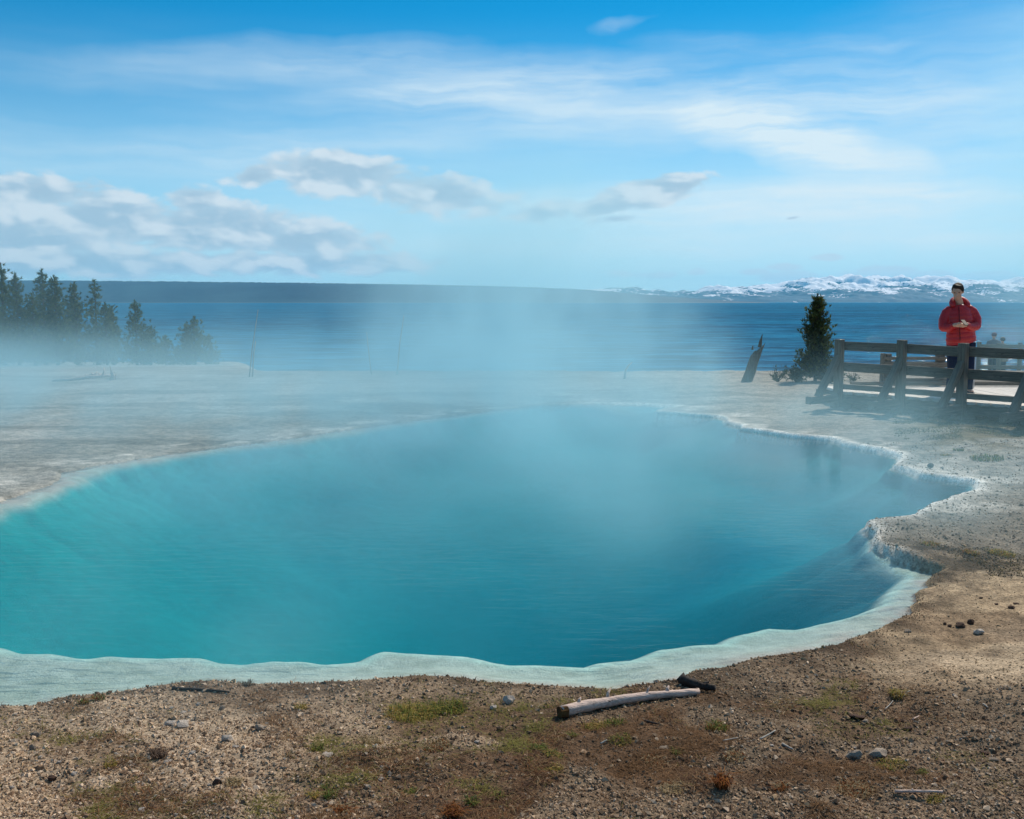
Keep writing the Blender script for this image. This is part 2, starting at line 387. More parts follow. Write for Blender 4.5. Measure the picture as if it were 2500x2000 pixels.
shelf_c = lerp(np.tile(np.array([0.50, 0.58, 0.52]), (len(gx), 1)), np.array([0.38, 0.45, 0.38]), sstep(fbm(gx*6, gy*8, 5, 81), 0.52, 0.62)*0.55)
shelf_c = lerp(shelf_c, np.array([0.52, 0.44, 0.38]), np.exp(-(sw/0.16)**2)*sstep(n4, 0.3, 0.6)*0.7)
deepf = np.maximum(sstep(-sd, 0.02, 0.16), sstep(-sw, -0.01, 0.035)*sstep(gx, 1.7, 2.5)*sstep(gy, 7.2, 7.8))
basin = lerp(np.tile(np.array([0.0, 0.36, 0.36]), (len(gx), 1)), np.array([0.02, 0.12, 0.22]), sstep(gx+0.12*gy, -1.2, 2.2)*sstep(-gy, -17, -10))
basin = lerp(basin, np.array([0.04, 0.27, 0.34]), sstep(sd, -2.4, -0.9)*sstep(gx, -1.0, 1.5))
rimg = np.exp(-((sd+0.02)/0.05)**2)
basin = lerp(basin, np.array([0.01, 0.045, 0.08]), sstep(-np.hypot((gx-0.8)/2.3, (gy-7.4)/2.0), -1.2, -0.4)*0.85)
basin = lerp(basin, np.array([0.10, 0.52, 0.60]), sstep(gy, 9, 14)*0.8*sstep(-gx, -3.5, -0.5))
sc = lerp(shelf_c, basin, deepf)
sc = lerp(sc, np.array([0.55, 0.85, 0.78]), rimg*0.6*sstep(gy, 8.5, 7.5))
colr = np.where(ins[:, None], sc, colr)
lake_bed = gy > 30
colr = np.where(ins[:, None], colr, colr*np.array([1.10, 0.97, 0.84])[None]**(0.2+0.35*sstep(gy, 9, 7))[:, None])
colr = np.where((ins | (gy > 9))[:, None], colr, colr*0.80)
ca = np.concatenate([np.clip(colr, 0, 1), np.ones((len(gx), 1))], 1)
mg, N, b = mat('sinter_ground')
at_ = N.new('ShaderNodeAttribute', attribute_name='tint'); aw = N.new('ShaderNodeAttribute', attribute_name='wet')
pos = N.new('ShaderNodeNewGeometry').outputs['Position']
g1 = N.noise(pos, 9, 5, 0.65); g2 = N.noise(pos, 55, 4, 0.7); g3 = N.noise(pos, 1.6, 3, 0.6)
v = N.m('MULTIPLY', N.ramp(g1, 0.28, 0.72, 0.66, 1.34), N.ramp(g2, 0.25, 0.75, 0.5, 1.5))
v = N.m('MULTIPLY', v, N.ramp(g3, 0.3, 0.7, 0.85, 1.15))
v = N.m('ADD', N.m('MULTIPLY', v, N.m('SUBTRACT', 1, aw.outputs['Fac'])), N.m('MULTIPLY', aw.outputs['Fac'], N.m('MULTIPLY', N.ramp(g1, .3, .7, .86, 1.1), N.ramp(g2, .30, .42, .72, 1.04))))
cc = N.vm('SCALE', at_.outputs['Color'], scale=v); N.link(cc, b.inputs['Base Color'])
N.link(N.bump(N.m('ADD', g2, N.m('MULTIPLY', g1, 1.2)), 0.012, 0.9), b.inputs['Normal']); b.inputs['Roughness'].default_value = 0.95
b.inputs['Specular IOR Level'].default_value = 0.1
wet = np.where(sw < 0, 1.0, 0.0)
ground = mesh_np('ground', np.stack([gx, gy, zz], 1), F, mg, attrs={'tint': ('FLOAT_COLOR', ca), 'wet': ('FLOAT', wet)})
tag(ground, kind='structure')
# wide land behind and beside the camera, and the bed of the lake
MB().box((0, -400, -0.17), (3000, 741, 0.5)).build('land', mg, None)
land = bpy.data.objects['land']; tag(land, kind='structure')
la = land.data.attributes.new('tint', 'FLOAT_COLOR', 'POINT')
la.data.foreach_set('color', np.tile(np.array([0.3, 0.25, 0.18, 1], dtype=np.float32), len(land.data.vertices)))

# ------------------------------------------------------------------ hot spring water
mw, N, b = mat('spring_water'); N.n.remove(b)
pos = N.new('ShaderNodeNewGeometry').outputs['Position']
wp = N.mapping(pos, rot=(0, 0, R(8)), scale=(2.2, 7.5, 1))
wn = N.noise(wp, 1.6, 3, 0.55, 0.6); wn2 = N.noise(pos, 0.5, 2, 0.5)
nrm = N.bump(N.m('MULTIPLY', wn, N.ramp(wn2, 0.35, 0.65, 0.15, 1.0)), 0.010, 0.55)
gl = N.new('ShaderNodeBsdfGlossy'); gl.inputs['Roughness'].default_value = 0.04; N.link(nrm, gl.inputs['Normal'])
tr = N.new('ShaderNodeBsdfTransparent')
fr = N.new('ShaderNodeFresnel'); fr.inputs['IOR'].default_value = 1.33; N.link(nrm, fr.inputs['Normal'])
ms = N.new('ShaderNodeMixShader'); N.link(N.m('MULTIPLY', fr.outputs[0], 0.62), ms.inputs[0]); N.link(tr.outputs[0], ms.inputs[1]); N.link(gl.outputs[0], ms.inputs[2])
out = N.n['Material Output']; N.link(ms.outputs[0], out.inputs['Surface'])
va = N.new('ShaderNodeVolumePrincipled'); va.inputs['Color'].default_value = (0.03, 0.60, 0.70, 1); va.inputs['Density'].default_value = 0.15
va.inputs['Absorption Color'].default_value = (0.0, 0.0, 0.0, 1); va.inputs['Anisotropy'].default_value = 0.2
vb = N.new('ShaderNodeVolumeAbsorption'); vb.inputs['Color'].default_value = (0.15, 0.86, 0.90, 1); vb.inputs['Density'].default_value = 0.26
ad = N.new('ShaderNodeAddShader'); N.link(va.outputs[0], ad.inputs[0]); N.link(vb.outputs[0], ad.inputs[1]); N.link(ad.outputs[0], out.inputs['Volume'])
n = len(WPd)
# the outline pushed a little under the banks
cen = WPd.mean(0)
t_ = np.roll(WPd, -1, 0)-np.roll(WPd, 1, 0); nr = np.stack([t_[:, 1], -t_[:, 0]], 1); nr /= (np.linalg.norm(nr, axis=1, keepdims=True)+1e-9)
if sdist(WPd[:1, 0]+nr[:1, 0]*0.02, WPd[:1, 1]+nr[:1, 1]*0.02, WPd)[0] < 0: nr = -nr
WO = WPd+nr*0.02
me = bpy.data.meshes.new('spring_water'); bm = bmesh.new()
vs = [bm.verts.new((p[0], p[1], 0.0)) for p in WO]
f0 = bm.faces.new(vs); ex = bmesh.ops.extrude_face_region(bm, geom=[f0])
for v_ in [e for e in ex['geom'] if isinstance(e, bmesh.types.BMVert)]: v_.co.z = -3.6
bmesh.ops.triangulate(bm, faces=bm.faces[:]); bmesh.ops.recalc_face_normals(bm, faces=bm.faces)
bm.to_mesh(me); bm.free(); me.materials.append(mw)
water = bpy.data.objects.new('spring_water', me); COL.objects.link(water); tag(water, kind='structure')

# ------------------------------------------------------------------ lake
ml, N, b = mat('lake_water')
pos = N.new('ShaderNodeNewGeometry').outputs['Position']
big = N.noise(N.mapping(pos, scale=(0.01, 0.035, 1)), 1.0, 4, 0.6)
w1 = N.noise(N.mapping(pos, rot=(0, 0, R(6)), scale=(0.22, 0.75, 1)), 1.0, 5, 0.66, 0.3)
w2 = N.noise(N.mapping(pos, scale=(0.9, 2.6, 1)), 1.0, 3, 0.6)
h = N.m('ADD', N.m('MULTIPLY', w1, 1.0), N.m('MULTIPLY', w2, 0.35))
w3 = N.noise(N.mapping(pos, rot=(0, 0, R(-9)), scale=(0.12, 0.22, 1)), 1.0, 5, 0.72, 0.5)
nrm = N.bump(h, 1.1, 1.0)
crest = N.ramp(h, 0.62, 0.90)
c1 = N.mix(N.ramp(big, 0.40, 0.60), (0.0, 0.075, 0.18), (0.0, 0.13, 0.265))
c1 = N.vm('SCALE', c1, scale=N.ramp(N.m('ADD', h, N.m('MULTIPLY', w3, 0.5)), 0.72, 1.10, 0.40, 1.55, False))
c1 = N.mix(crest, c1, (0.03, 0.27, 0.46))  # reflected sky blue and wave light-dark are put into the diffuse colour
N.n.remove(b)
df = N.new('ShaderNodeBsdfDiffuse'); N.link(c1, df.inputs[0]); N.link(nrm, df.inputs['Normal'])
gs = N.new('ShaderNodeBsdfGlossy'); gs.inputs['Roughness'].default_value = 0.10; N.link(N.bump(h, 0.22, 1.0), gs.inputs['Normal'])
ms = N.new('ShaderNodeMixShader'); ms.inputs[0].default_value = 0.09; N.link(df.outputs[0], ms.inputs[1]); N.link(gs.outputs[0], ms.inputs[2]); N.link(ms.outputs[0], N.n['Material Output'].inputs[0])
lakev = [(-17900, 27, LAKE_Z), (17900, 27, LAKE_Z), (17900, 17600, LAKE_Z), (-17900, 17600, LAKE_Z)]
lake = mesh_np('lake', lakev, [[0, 1, 2, 3]], ml); tag(lake, kind='structure')
lb = mesh_np('lake_bed', [(-17900, 60, -5), (17900, 60, -5), (17900, 17600, -5), (-17900, 17600, -5)], [[0, 1, 2, 3]], mg); tag(lb, kind='structure')

# ------------------------------------------------------------------ far forested shore
def z_at(py, d): return EYE+(738-py)/2500*d
D1 = 6000.0
prof = [(-600, 684), (0, 684), (430, 687), (700, 690), (1000, 694), (1250, 699), (1400, 705), (1500, 712), (1570, 719), (1660, 726), (1740, 731), (1800, 735), (1840, 739)]
rx = np.concatenate([np.linspace(-600, 1840, 900)]); ph = np.interp(rx, [p[0] for p in prof], [p[1] for p in prof])
ny2 = 26; V = []; hz = (738-ph)/2500*D1
X = (rx-1250)/2500*D1
for j in range(ny2):
    t = j/(ny2-1)
    d = D1-900+t*1500
    prof_t = math.sin(min(t*1.0, 0.6)/0.6*math.pi/2)**0.8 if t < 0.6 else 1-(t-0.6)*1.2
    zj = LAKE_Z+hz*prof_t*(d/D1)
    jag = (np.random.default_rng(j).random(len(rx))-.5)*6.0*(prof_t > 0.94)+(fbm(X*0.02, np.full_like(X, d*0.02), 4, 77)-.5)*1.0*prof_t
    jag *= np.clip(hz/40, 0.12, 1)
    V.append(np.stack([X*(d/D1)**0.3, np.full_like(X, d), zj+jag], 1))
V = np.concatenate(V); idx = np.arange(ny2*len(rx)).reshape(ny2, len(rx))
F2 = np.stack([idx[:-1, :-1].ravel(), idx[:-1, 1:].ravel(), idx[1:, 1:].ravel(), idx[1:, :-1].ravel()], 1)
mh, N, b = mat('far_forest'); pos = N.new('ShaderNodeNewGeometry').outputs['Position']
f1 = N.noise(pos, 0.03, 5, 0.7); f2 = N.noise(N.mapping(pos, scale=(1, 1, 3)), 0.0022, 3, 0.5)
cF = N.mix(N.ramp(f1, 0.35, 0.7), (0.003, 0.036, 0.075), (0.012, 0.062, 0.115)); cF = N.mix(N.ramp(f2, 0.45, 0.65, 0, 0.6), cF, (0.02, 0.08, 0.125))  # blue of distance haze is put into the forest tones
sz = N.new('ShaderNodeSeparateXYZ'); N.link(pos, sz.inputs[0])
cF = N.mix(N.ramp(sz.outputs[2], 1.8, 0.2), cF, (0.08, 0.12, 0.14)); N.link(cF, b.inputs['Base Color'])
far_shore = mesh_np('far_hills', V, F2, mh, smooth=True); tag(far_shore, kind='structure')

# ------------------------------------------------------------------ snowy mountains
D2 = 14000.0
mp = [(1380, 712), (1480, 708), (1540, 706), (1570, 715), (1590, 711), (1620, 719), (1670, 712), (1690, 718), (1735, 702), (1760, 709), (1785, 704), (1810, 709), (1855, 697), (1880, 704), (1905, 694),
      (1940, 690), (1985, 684), (2020, 686), (2055, 675), (2085, 682), (2110, 684), (2150, 677), (2180, 688), (2205, 693), (2235, 682), (2262, 679), (2300, 684), (2335, 686), (2370, 690), (2420, 694), (2470, 680), (2500, 684), (2600, 690), (2800, 700), (3200, 715)]
mx = np.linspace(1380, 3200, 620); mh_ = np.interp(mx, [p[0] for p in mp], [p[1] for p in mp])
ny3 = 120; tt = np.linspace(0, 1, ny3); MX, TT = np.meshgrid(mx, tt)
dd = D2-3200+TT*4600; XX = (MX-1250)/2500*D2
env = np.where(TT < 0.68, (TT/0.68)**0.95, 1-(TT-0.68)*1.6)
HH = (738-np.interp(MX, mx, mh_))/2500*D2
fx, fy = XX*0.0016, dd*0.0016
rid = 1-np.abs(fbm(fx+4, fy, 6, 90, 0.56)*2-1); rid2 = fbm(fx*3, fy*3, 5, 97, 0.6)
sub = (rid-0.75)*0.9+(rid2-.5)*0.42
damp = 1-0.75*np.exp(-((TT-0.68)/0.05)**2)
ZZ = LAKE_Z+np.maximum(HH*(env*(1.0)+sub*np.sqrt(np.clip(TT*1.5, 0, 1))*damp*0.85), 0)-3+15*(TT > .02)
F3i = np.arange(MX.size).reshape(MX.shape)
F3 = np.stack([F3i[:-1, :-1].ravel(), F3i[:-1, 1:].ravel(), F3i[1:, 1:].ravel(), F3i[1:, :-1].ravel()], 1)
mm, N, b = mat('snowy_rock'); geo = N.new('ShaderNodeNewGeometry'); pos = geo.outputs['Position']
sz = N.new('ShaderNodeSeparateXYZ'); N.link(pos, sz.inputs[0]); sn = N.new('ShaderNodeSeparateXYZ'); N.link(geo.outputs['Normal'], sn.inputs[0])
q1 = N.noise(N.mapping(pos, scale=(1, .6, 3.0)), 0.0028, 7, 0.68); q2 = N.noise(N.mapping(pos, scale=(1, 1, 2)), 0.02, 5, 0.7)
snow = N.m('ADD', N.ramp(sz.outputs[2], 35, 280, -0.26, 0.40, False), N.m('MULTIPLY', N.m('SUBTRACT', q1, 0.5), 2.4))
snow = N.m('ADD', snow, N.m('MULTIPLY', N.m('SUBTRACT', q2, 0.5), 1.3))
cS = N.mix(N.ramp(snow, 0.0, 0.16), (0.004, 0.045, 0.085), (0.88, 0.87, 0.90)); N.link(cS, b.inputs['Base Color'])  # dark forest tone has haze blue put into it; pale tone is snow
mts = mesh_np('mountains', np.stack([XX.ravel(), dd.ravel(), ZZ.ravel()], 1), F3, mm); tag(mts, kind='structure')

# ------------------------------------------------------------------ materials for objects
def simple(name, c, rough=0.8, spec=0.25, nscale=20, amt=0.3, bump=0.0, stretch=(1, 1, 1), c2=None):
    m, N, b = mat(name)
    oc = N.new('ShaderNodeTexCoord').outputs['Object']
    nz = N.noise(N.mapping(oc, scale=stretch), nscale, 5, 0.65)
    c2 = c2 or tuple(x*(1-amt) for x in c)
    N.link(N.mix(N.ramp(nz, 0.3, 0.7), c, c2), b.inputs['Base Color'])
    b.inputs['Roughness'].default_value = rough; b.inputs['Specular IOR Level'].default_value = spec
    if bump: N.link(N.bump(nz, bump), b.inputs['Normal'])
    return m
def tinted(name, trans=0.0, rough=0.9):
    m, N, b = mat(name)
    a = N.new('ShaderNodeAttribute', attribute_name='tint')
    N.link(a.outputs['Color'], b.inputs['Base Color']); b.inputs['Roughness'].default_value = rough; b.inputs['Specular IOR Level'].default_value = 0.15
    if trans:
        t = N.new('ShaderNodeBsdfTranslucent'); N.link(a.outputs['Color'], t.inputs[0])
        ms = N.new('ShaderNodeMixShader'); ms.inputs[0].default_value = trans
        N.link(b.outputs[0], ms.inputs[1]); N.link(t.outputs[0], ms.inputs[2]); N.link(ms.outputs[0], N.n['Material Output'].inputs[0])
    return m
M_grav = tinted('gravel_stone'); M_blade = tinted('plant_blade', 0.35)
M_wood = simple('weathered_wood', (0.25, 0.215, 0.17), 0.85, 0.2, 3.0, 0.45, 0.004, (1, 14, 14))
M_woodv = simple('weathered_post', (0.25, 0.215, 0.17), 0.85, 0.2, 3.0, 0.45, 0.004, (14, 14, 1))
M_plank = simple('sunbleached_plank', (0.80, 0.74, 0.66), 0.85, 0.2, 3.0, 0.25, 0.003, (14, 1, 14))
M_log = simple('bleached_log', (0.74, 0.56, 0.47), 0.8, 0.2, 9, 0.45, 0.006, (1.2, 10, 10))
def add_cracks(m, dark, sc=(3, 28, 28), lo=0.30, hi=0.37):
    N = NT(m.node_tree); b = N.n['Principled BSDF']; src = b.inputs['Base Color'].links[0].from_socket
    oc = N.new('ShaderNodeTexCoord').outputs['Object']; nz = N.noise(N.mapping(oc, scale=sc), 2.2, 3, 0.6, 0.4)
    N.link(N.mix(N.ramp(nz, lo, hi, 1, 0), src, dark), b.inputs['Base Color'])
add_cracks(M_log, (0.07, 0.04, 0.03)); add_cracks(M_wood, (0.03, 0.022, 0.018), (2, 24, 24), .3, .4)
M_endw = simple('log_end', (0.06, 0.035, 0.02), 0.9, 0.1, 18, 0.3, 0.003, c2=(0.12, 0.06, 0.02))
M_char = simple('charred_wood', (0.022, 0.015, 0.013), 0.85, 0.2, 25, 0.5, 0.006, c2=(0.05, 0.04, 0.035))
M_stump = simple('old_stump_wood', (0.085, 0.065, 0.05), 0.9, 0.1, 4, 0.5, 0.01, (8, 8, 1), c2=(0.17, 0.14, 0.11))
M_white = simple('chalky_stone', (0.74, 0.63, 0.53), 0.95, 0.1, 22, 0.35, 0.006)
M_tan = simple('tan_stone', (0.42, 0.33, 0.25), 0.95, 0.1, 22, 0.4, 0.006)
M_grey = simple('grey_stone', (0.50, 0.40, 0.31), 0.9, 0.15, 16, 0.4, 0.006)
M_dark = simple('dark_stone', (0.13, 0.075, 0.052), 0.9, 0.15, 20, 0.4, 0.006)
M_bark = simple('pine_bark', (0.10, 0.075, 0.055), 0.9, 0.1, 12, 0.4, 0.01)
M_snag = simple('silver_snag', (0.42, 0.40, 0.36), 0.9, 0.1, 5, 0.3, 0, (6, 6, 1))

# ------------------------------------------------------------------ stones
def stone_mesh(name, seed, rough=0.35, sub=2, material=None):
    bm = bmesh.new(); bmesh.ops.create_icosphere(bm, subdivisions=sub, radius=1)
    r = np.random.default_rng(seed)
    pl = [(Vector(r.normal(size=3)).normalized(), r.uniform(0.55, 0.85)) for _ in range(7)]
    for v in bm.verts:
        p = v.co.copy()
        for nrm_, d in pl:
            k = p.dot(nrm_)
            if k > d: p -= nrm_*(k-d)
        s_ = 1+rough*(float(fbm(np.array([p.x*2.3+seed]), np.array([p.y*2.3+p.z*1.9]), 3, seed)[0])-.5)*1.6
        v.co = p*s_
    me = bpy.data.meshes.new(name); bm.to_mesh(me); bm.free(); me.materials.append(material)
    return me
SM = {}
for key, m_ in (('w', M_white), ('t', M_tan), ('g', M_grey), ('d', M_dark)):
    SM[key] = [stone_mesh('stone_mesh', 11+i*5+ord(key), 0.5, 2, m_) for i in range(4)]
def stone(px, py, wpx, kind='w', flat=0.55, label=None, group=None, sink=0.35, yaw=None, el_=0.8, name='stone'):
    p = on(px, py+wpx*0.12); d = p.y; s = wpx/2500*d/2
    o = bpy.data.objects.new(name, random.choice(SM[kind])); COL.objects.link(o)
    o.scale = (s, s*el_, s*flat); o.rotation_euler = (random.uniform(-.2, .2), random.uniform(-.2, .2), random.uniform(-.5, .5) if yaw is None else yaw)
    o.location = (p.x, p.y, p.z+s*flat*(1-sink*1.4))
    tag(o, label, 'stone', group)
    return o
ST = [
 (2084, 1848, 46, 'g', .75, 'grey rock with a bright top and a black shaded base beside a flat rubble lump'),
 (2140, 1842, 60, 'g', .45, 'low flat grey rubble lump right beside the bright topped rock'),
 (2271, 1139, 17, 'd', .8, 'small round dark boulder on pale ground near the pool inlet'),
 (2388, 1544, 30, 'w', .6, 'pale block shaped stone on the tan sandy slope'),
 (2343, 1525, 32, 'd', .35, 'long low brown stone lying on the tan slope beside the pale block'),
 (2369, 1520, 20, 'd', .7, 'dark brown lump touching the long low stone on the slope'),
 (2306, 1524, 11, 'd', .7, 'small dark pebble at the near end of the slope stones'),
 (2318, 1529, 12, 'd', .6, 'small brown pebble between the slope stones'),
 (2468, 1483, 20, 'd', .45, 'flat dark brick like stone high on the tan slope'),
 (2433, 1475, 13, 'd', .5, 'little grey brown stone left of the flat dark stone'),
 (2480, 1473, 16, 'd', .35, 'thin dark stone just behind the flat dark one'),
 (2395, 1460, 12, 'd', .6, 'lone reddish brown pebble on the open tan slope'),
 (2215, 1541, 22, 't', .45, 'low tan stone at the edge of the slope near the water'),
 (2443, 1682, 16, 'g', .6, 'grey stone on brown gravel at the far right'),
 (2403, 1837, 28, 'd', .4, 'dark wedge of rock on the gravel at the lower right'),
 (2424, 1853, 30, 't', .35, 'flat pale slab beside the dark wedge of rock'),
 (2215, 1780, 32, 'd', .55, 'black rock with a pale crest in the scattered debris'),
 (2200, 1761, 16, 'd', .6, 'small black stone uphill of the pale crested rock'),
 (2188, 1780, 12, 'd', .6, 'small black stone left of the pale crested rock'),
 (2112, 1762, 20, 'g', .5, 'pale grey stone below the dark bark lump'),
 (2092, 1748, 48, 'd', .35, 'long dark reddish bark like lump on the gravel'),
 (1243, 1712, 34, 'w', .8, 'upright chalk white stone near the waterside left of the log'),
 (1205, 1728, 22, 'w', .6, 'squat white stone in front of the upright chalk one'),
 (797, 1841, 36, 'w', .25, 'flat white flake of stone among brown grass'),
 (928, 1902, 26, 'w', .45, 'rounded white stone low in the brown patch'),
 (933, 1875, 14, 'w', .8, 'small pointed white stone just above the rounded white one'),
 (904, 1968, 9, 'w', .8, 'tiny bright white pebble near the bottom of the gravel'),
 (1165, 1800+10, 16, 'w', .4, 'white chip lying in the dark grass patch below the green tuft'),
 (1620, 1823, 30, 't', .2, 'flat tan flagstone right of the green plants below the log'),
 (446, 1771, 40, 'w', .6, 'large white chalk lump, right half of the broken pair'),
 (415, 1766, 34, 'w', .5, 'large white chalk lump, left half of the broken pair'),
 (554, 1805, 32, 'w', .7, 'rough chalk lump with a smaller slab at its foot'),
 (578, 1822, 22, 'w', .35, 'thin chalk slab at the foot of the rough lump'),
 (635, 1776, 32, 'g', .6, 'grey white crumbly lump on the veiled gravel'),
 (484, 1721, 13, 'w', .8, 'small bright stone closest to the bank on the left'),
 (420, 1729, 16, 'w', .6, 'small white stone near the bank beside its flat neighbour'),
 (448, 1738, 18, 'w', .3, 'flat white chip near the bank on the left'),
 (543, 1729, 18, 'g', .8, 'pale grey knobbly stone near the bank'),
 (636, 1714, 14, 'g', .5, 'pale slanted chip under the bank line'),
 (88, 1795, 30, 't', .6, 'cream stone with a shaded underside at the left edge'),
 (80, 1828, 18, 't', 1.1, 'upright cream stone leaning at the left edge'),
 (470, 1838, 20, 'w', .5, 'white stone uphill of the curved white flake'),
 (412, 1857, 26, 'w', .3, 'curved white flake in the gravel on the left'),
 (320, 1860, 20, 'w', .35, 'flat white chip left of the curved white flake'),
 (128, 1900, 24, 'd', .7, 'dark cracked stone among pale chips on the left'),
 (18, 1903, 20, 'w', .5, 'white stone cut off near the left edge'),
 (181, 1889, 20, 'w', .5, 'white stone beside the rusty grass patch'),
 (350, 1889, 26, 'w', .25, 'thin white slab in the middle of the pale gravel'),
 (528, 1912, 28, 'd', .8, 'dark brown clod with a white cap'),
 (532, 1902, 20, 'w', .5, 'white cap stone on the dark brown clod'),
 (451, 1960, 16, 'w', .6, 'white stone low in the pale gravel'),
 (345, 1978, 24, 'w', .5, 'bright white stone nearest the bottom edge on the left'),
 (272, 1985, 30, 'w', .35, 'broad low white slab at the bottom edge'),
 (430, 1990, 14, 'w', .8, 'round white stone at the bottom edge'),
]
for px, py, w, k, fl, lab in ST: stone(px, py, w, k, fl, lab)
# small chips nothing tells apart
def chips(n, x0, x1, y0, y1, ks, w0, w1, label, group):
    for _ in range(n):
        px, py = random.uniform(x0, x1), random.uniform(y0, y1)
        stone(px, py, random.uniform(w0, w1)*(0.6+0.5*(py-1500)/500), random.choice(ks), random.uniform(.3, .8), label, group, name='stone')
chips(75, 0, 760, 1740, 1995, 'wwwt', 7, 15, 'small white chalk chip lying loose in the pale gravel of the near bank', 'white chips in the pale gravel')
chips(40, 760, 1700, 1860, 1995, 'wwgt', 6, 13, 'small pale chip lying between dry grass on the near bank', 'pale chips between the dry grass')
chips(36, 1750, 2480, 1640, 1990, 'gtttw', 6, 15, 'small loose stone on the brown gravel right of the log', 'loose stones on the brown gravel')

# ------------------------------------------------------------------ gravel cover (uncountable)
def scatter_xy(n, y0, y1, p=2.0, w=0.62):
    u = rng.random(n); k = 1-p
    y = (y0**k+u*(y1**k-y0**k))**(1/k); x = (rng.random(n)*2-1)*w*y
    return x, y
nG = 170000
x, y = scatter_xy(nG, 3.0, 15.0, 2.3)
z, sw_, sd_ = terr(x, y)
vg, snd, fr_ = zones(x, y, sw_)
keep = (sw_ > 0.03) & ~((y > 13.5)) & (rng.random(nG) > np.maximum(0.45*snd, 0.62*vg))
keep &= ((x/y > -0.3) | (y < 8.5))
x, y, z, vg, snd, sw_ = [a[keep] for a in (x, y, z, vg, snd, sw_)]; nG = len(x)
size = np.clip(rng.lognormal(np.log(0.0041), 0.50, nG), 0.0024, 0.014)*(1-0.45*snd)*(0.75+y/18)
oc_v = np.array([[1,0,0],[0,1,0],[-1,0,0],[0,-1,0],[0,0,1],[0,0,-1]], float)
oc_f = np.array([[0,1,4],[1,2,4],[2,3,4],[3,0,4],[1,0,5],[2,1,5],[3,2,5],[0,3,5]])
def rotz_local(base, n, sxyz, jitter=0.35):
    b = base[None]+rng.normal(size=(n, len(base), 3))*jitter*0.5
    b = b*sxyz[:, None, :]
    a = rng.random(n)*2*np.pi; c, s = np.cos(a)[:, None], np.sin(a)[:, None]
    X = b[..., 0]*c-b[..., 1]*s; Y = b[..., 0]*s+b[..., 1]*c; Z = b[..., 2]
    t = (rng.random(n)-.5)*1.2; c, s = np.cos(t)[:, None], np.sin(t)[:, None]
    return np.stack([X*c+Z*s, Y, -X*s+Z*c], -1)
P = rotz_local(oc_v, nG, np.stack([size*(.8+.7*rng.random(nG)), size*(.7+.5*rng.random(nG)), size*(.5+.4*rng.random(nG))], 1))
P += np.stack([x, y, z+size*0.25], 1)[:, None, :]
FF = (oc_f[None]+np.arange(nG)[:, None, None]*6).reshape(-1, 3)
pal = np.array([[.58,.45,.33],[.42,.31,.22],[.28,.19,.125],[.15,.09,.058],[.50,.36,.22],[.74,.62,.50],[.08,.05,.035]])
pr = np.stack([.18-.08*vg, .22+0*vg, .22+.04*vg, .12+.20*vg, .10+.2*snd, .09-.05*vg, .05+.12*vg], 1)
pr[:, 5] += 0.16*(x/y < -0.12); pr[:, 0] += 0.12*(x/y < -0.12); pr /= pr.sum(1, keepdims=True)
ci = (rng.random(nG)[:, None] > np.cumsum(pr, 1)).sum(1).clip(0, 6)
gc = 0.88*pal[ci]*(0.8+0.4*rng.random(nG))[:, None]*(1-0.25*vg)[:, None]
gc = np.where(snd[:, None] > .5, gc*0.35+np.array([.50, .375, .235])*0.65, gc)
gc = (gc*0.74+gc.mean(0)[None]*0.26)*np.array([1.04, .95, .85])*(1-0.18*sstep(x/y, -0.15, 0.1))[:, None]
gcol = np.repeat(np.concatenate([gc, np.ones((nG, 1))], 1), 6, 0)
gr = mesh_np('gravel', P.reshape(-1, 3), FF, M_grav, smooth=False, attrs={'tint': ('FLOAT_COLOR', gcol)})
tag(gr, 'loose grey and cream gravel covering the near bank', 'gravel', kind='stuff')

# ------------------------------------------------------------------ blades
def blades(n, x, y, z, L, Wd, lean, cols, curl=0.5, up=0.5):
    """each blade: 3-segment strip of 2 quads (5 verts). returns V,F,C"""
    a = rng.random(n)*2*np.pi; dx, dy = np.cos(a), np.sin(a)
    wx, wy = -dy*Wd/2, dx*Wd/2
    t1 = 0.5; h1 = L*up*0.75; h2 = L*up*(1-curl*0.6)
    r1 = L*lean*0.35; r2 = L*lean*(0.8+curl*0.4)
    b = np.stack([x, y, z-0.003], 1)
    w = np.stack([wx, wy, 0*wx], 1)
    p1 = b+np.stack([dx*r1, dy*r1, h1], 1); p2 = b+np.stack([dx*r2, dy*r2, h2], 1)
    V = np.stack([b-w, b+w, p1-w*.8, p1+w*.8, p2], 1).reshape(-1, 3)
    base = (np.arange(n)*5)[:, None, None]
    F = (np.array([[0,1,3],[0,3,2],[2,3,4]])[None]+base).reshape(-1, 3)
    C = np.repeat(np.concatenate([cols, np.ones((n, 1))], 1), 5, 0)
    return V, F, C
nB = 130000
x, y = scatter_xy(nB*3, 3.0, 7.6, 2.0)
z, sw_, _ = terr(x, y); vg, snd, _ = zones(x, y, sw_)
clump = sstep(fbm(x*5.5, y*5.5, 3, 120), 0.46, 0.60)
keep = (sw_ > 0.04) & (rng.random(len(x)) < (vg*0.9+0.02)*(0.15+0.85*clump)*(1-snd))
x, y, z = x[keep][:nB], y[keep][:nB], z[keep][:nB]; n = len(x)
bp = np.array([[.19,.105,.05],[.12,.065,.04],[.30,.19,.10],[.085,.045,.03],[.24,.11,.045],[.17,.15,.045],[.42,.32,.20]])
hue = fbm(x*2.2, y*2.2, 3, 130)
bi = np.clip((hue*7+rng.normal(size=n)*1.4), 0, 6).astype(int)
bc = bp[bi]; ol = fbm(x*1.9+9, y*1.9, 3, 160); bc = np.where((ol > .60)[:, None], np.array([.21, .19, .05]), bc); bc = np.where((ol < .37)[:, None], np.array([.19, .105, .05]), bc)
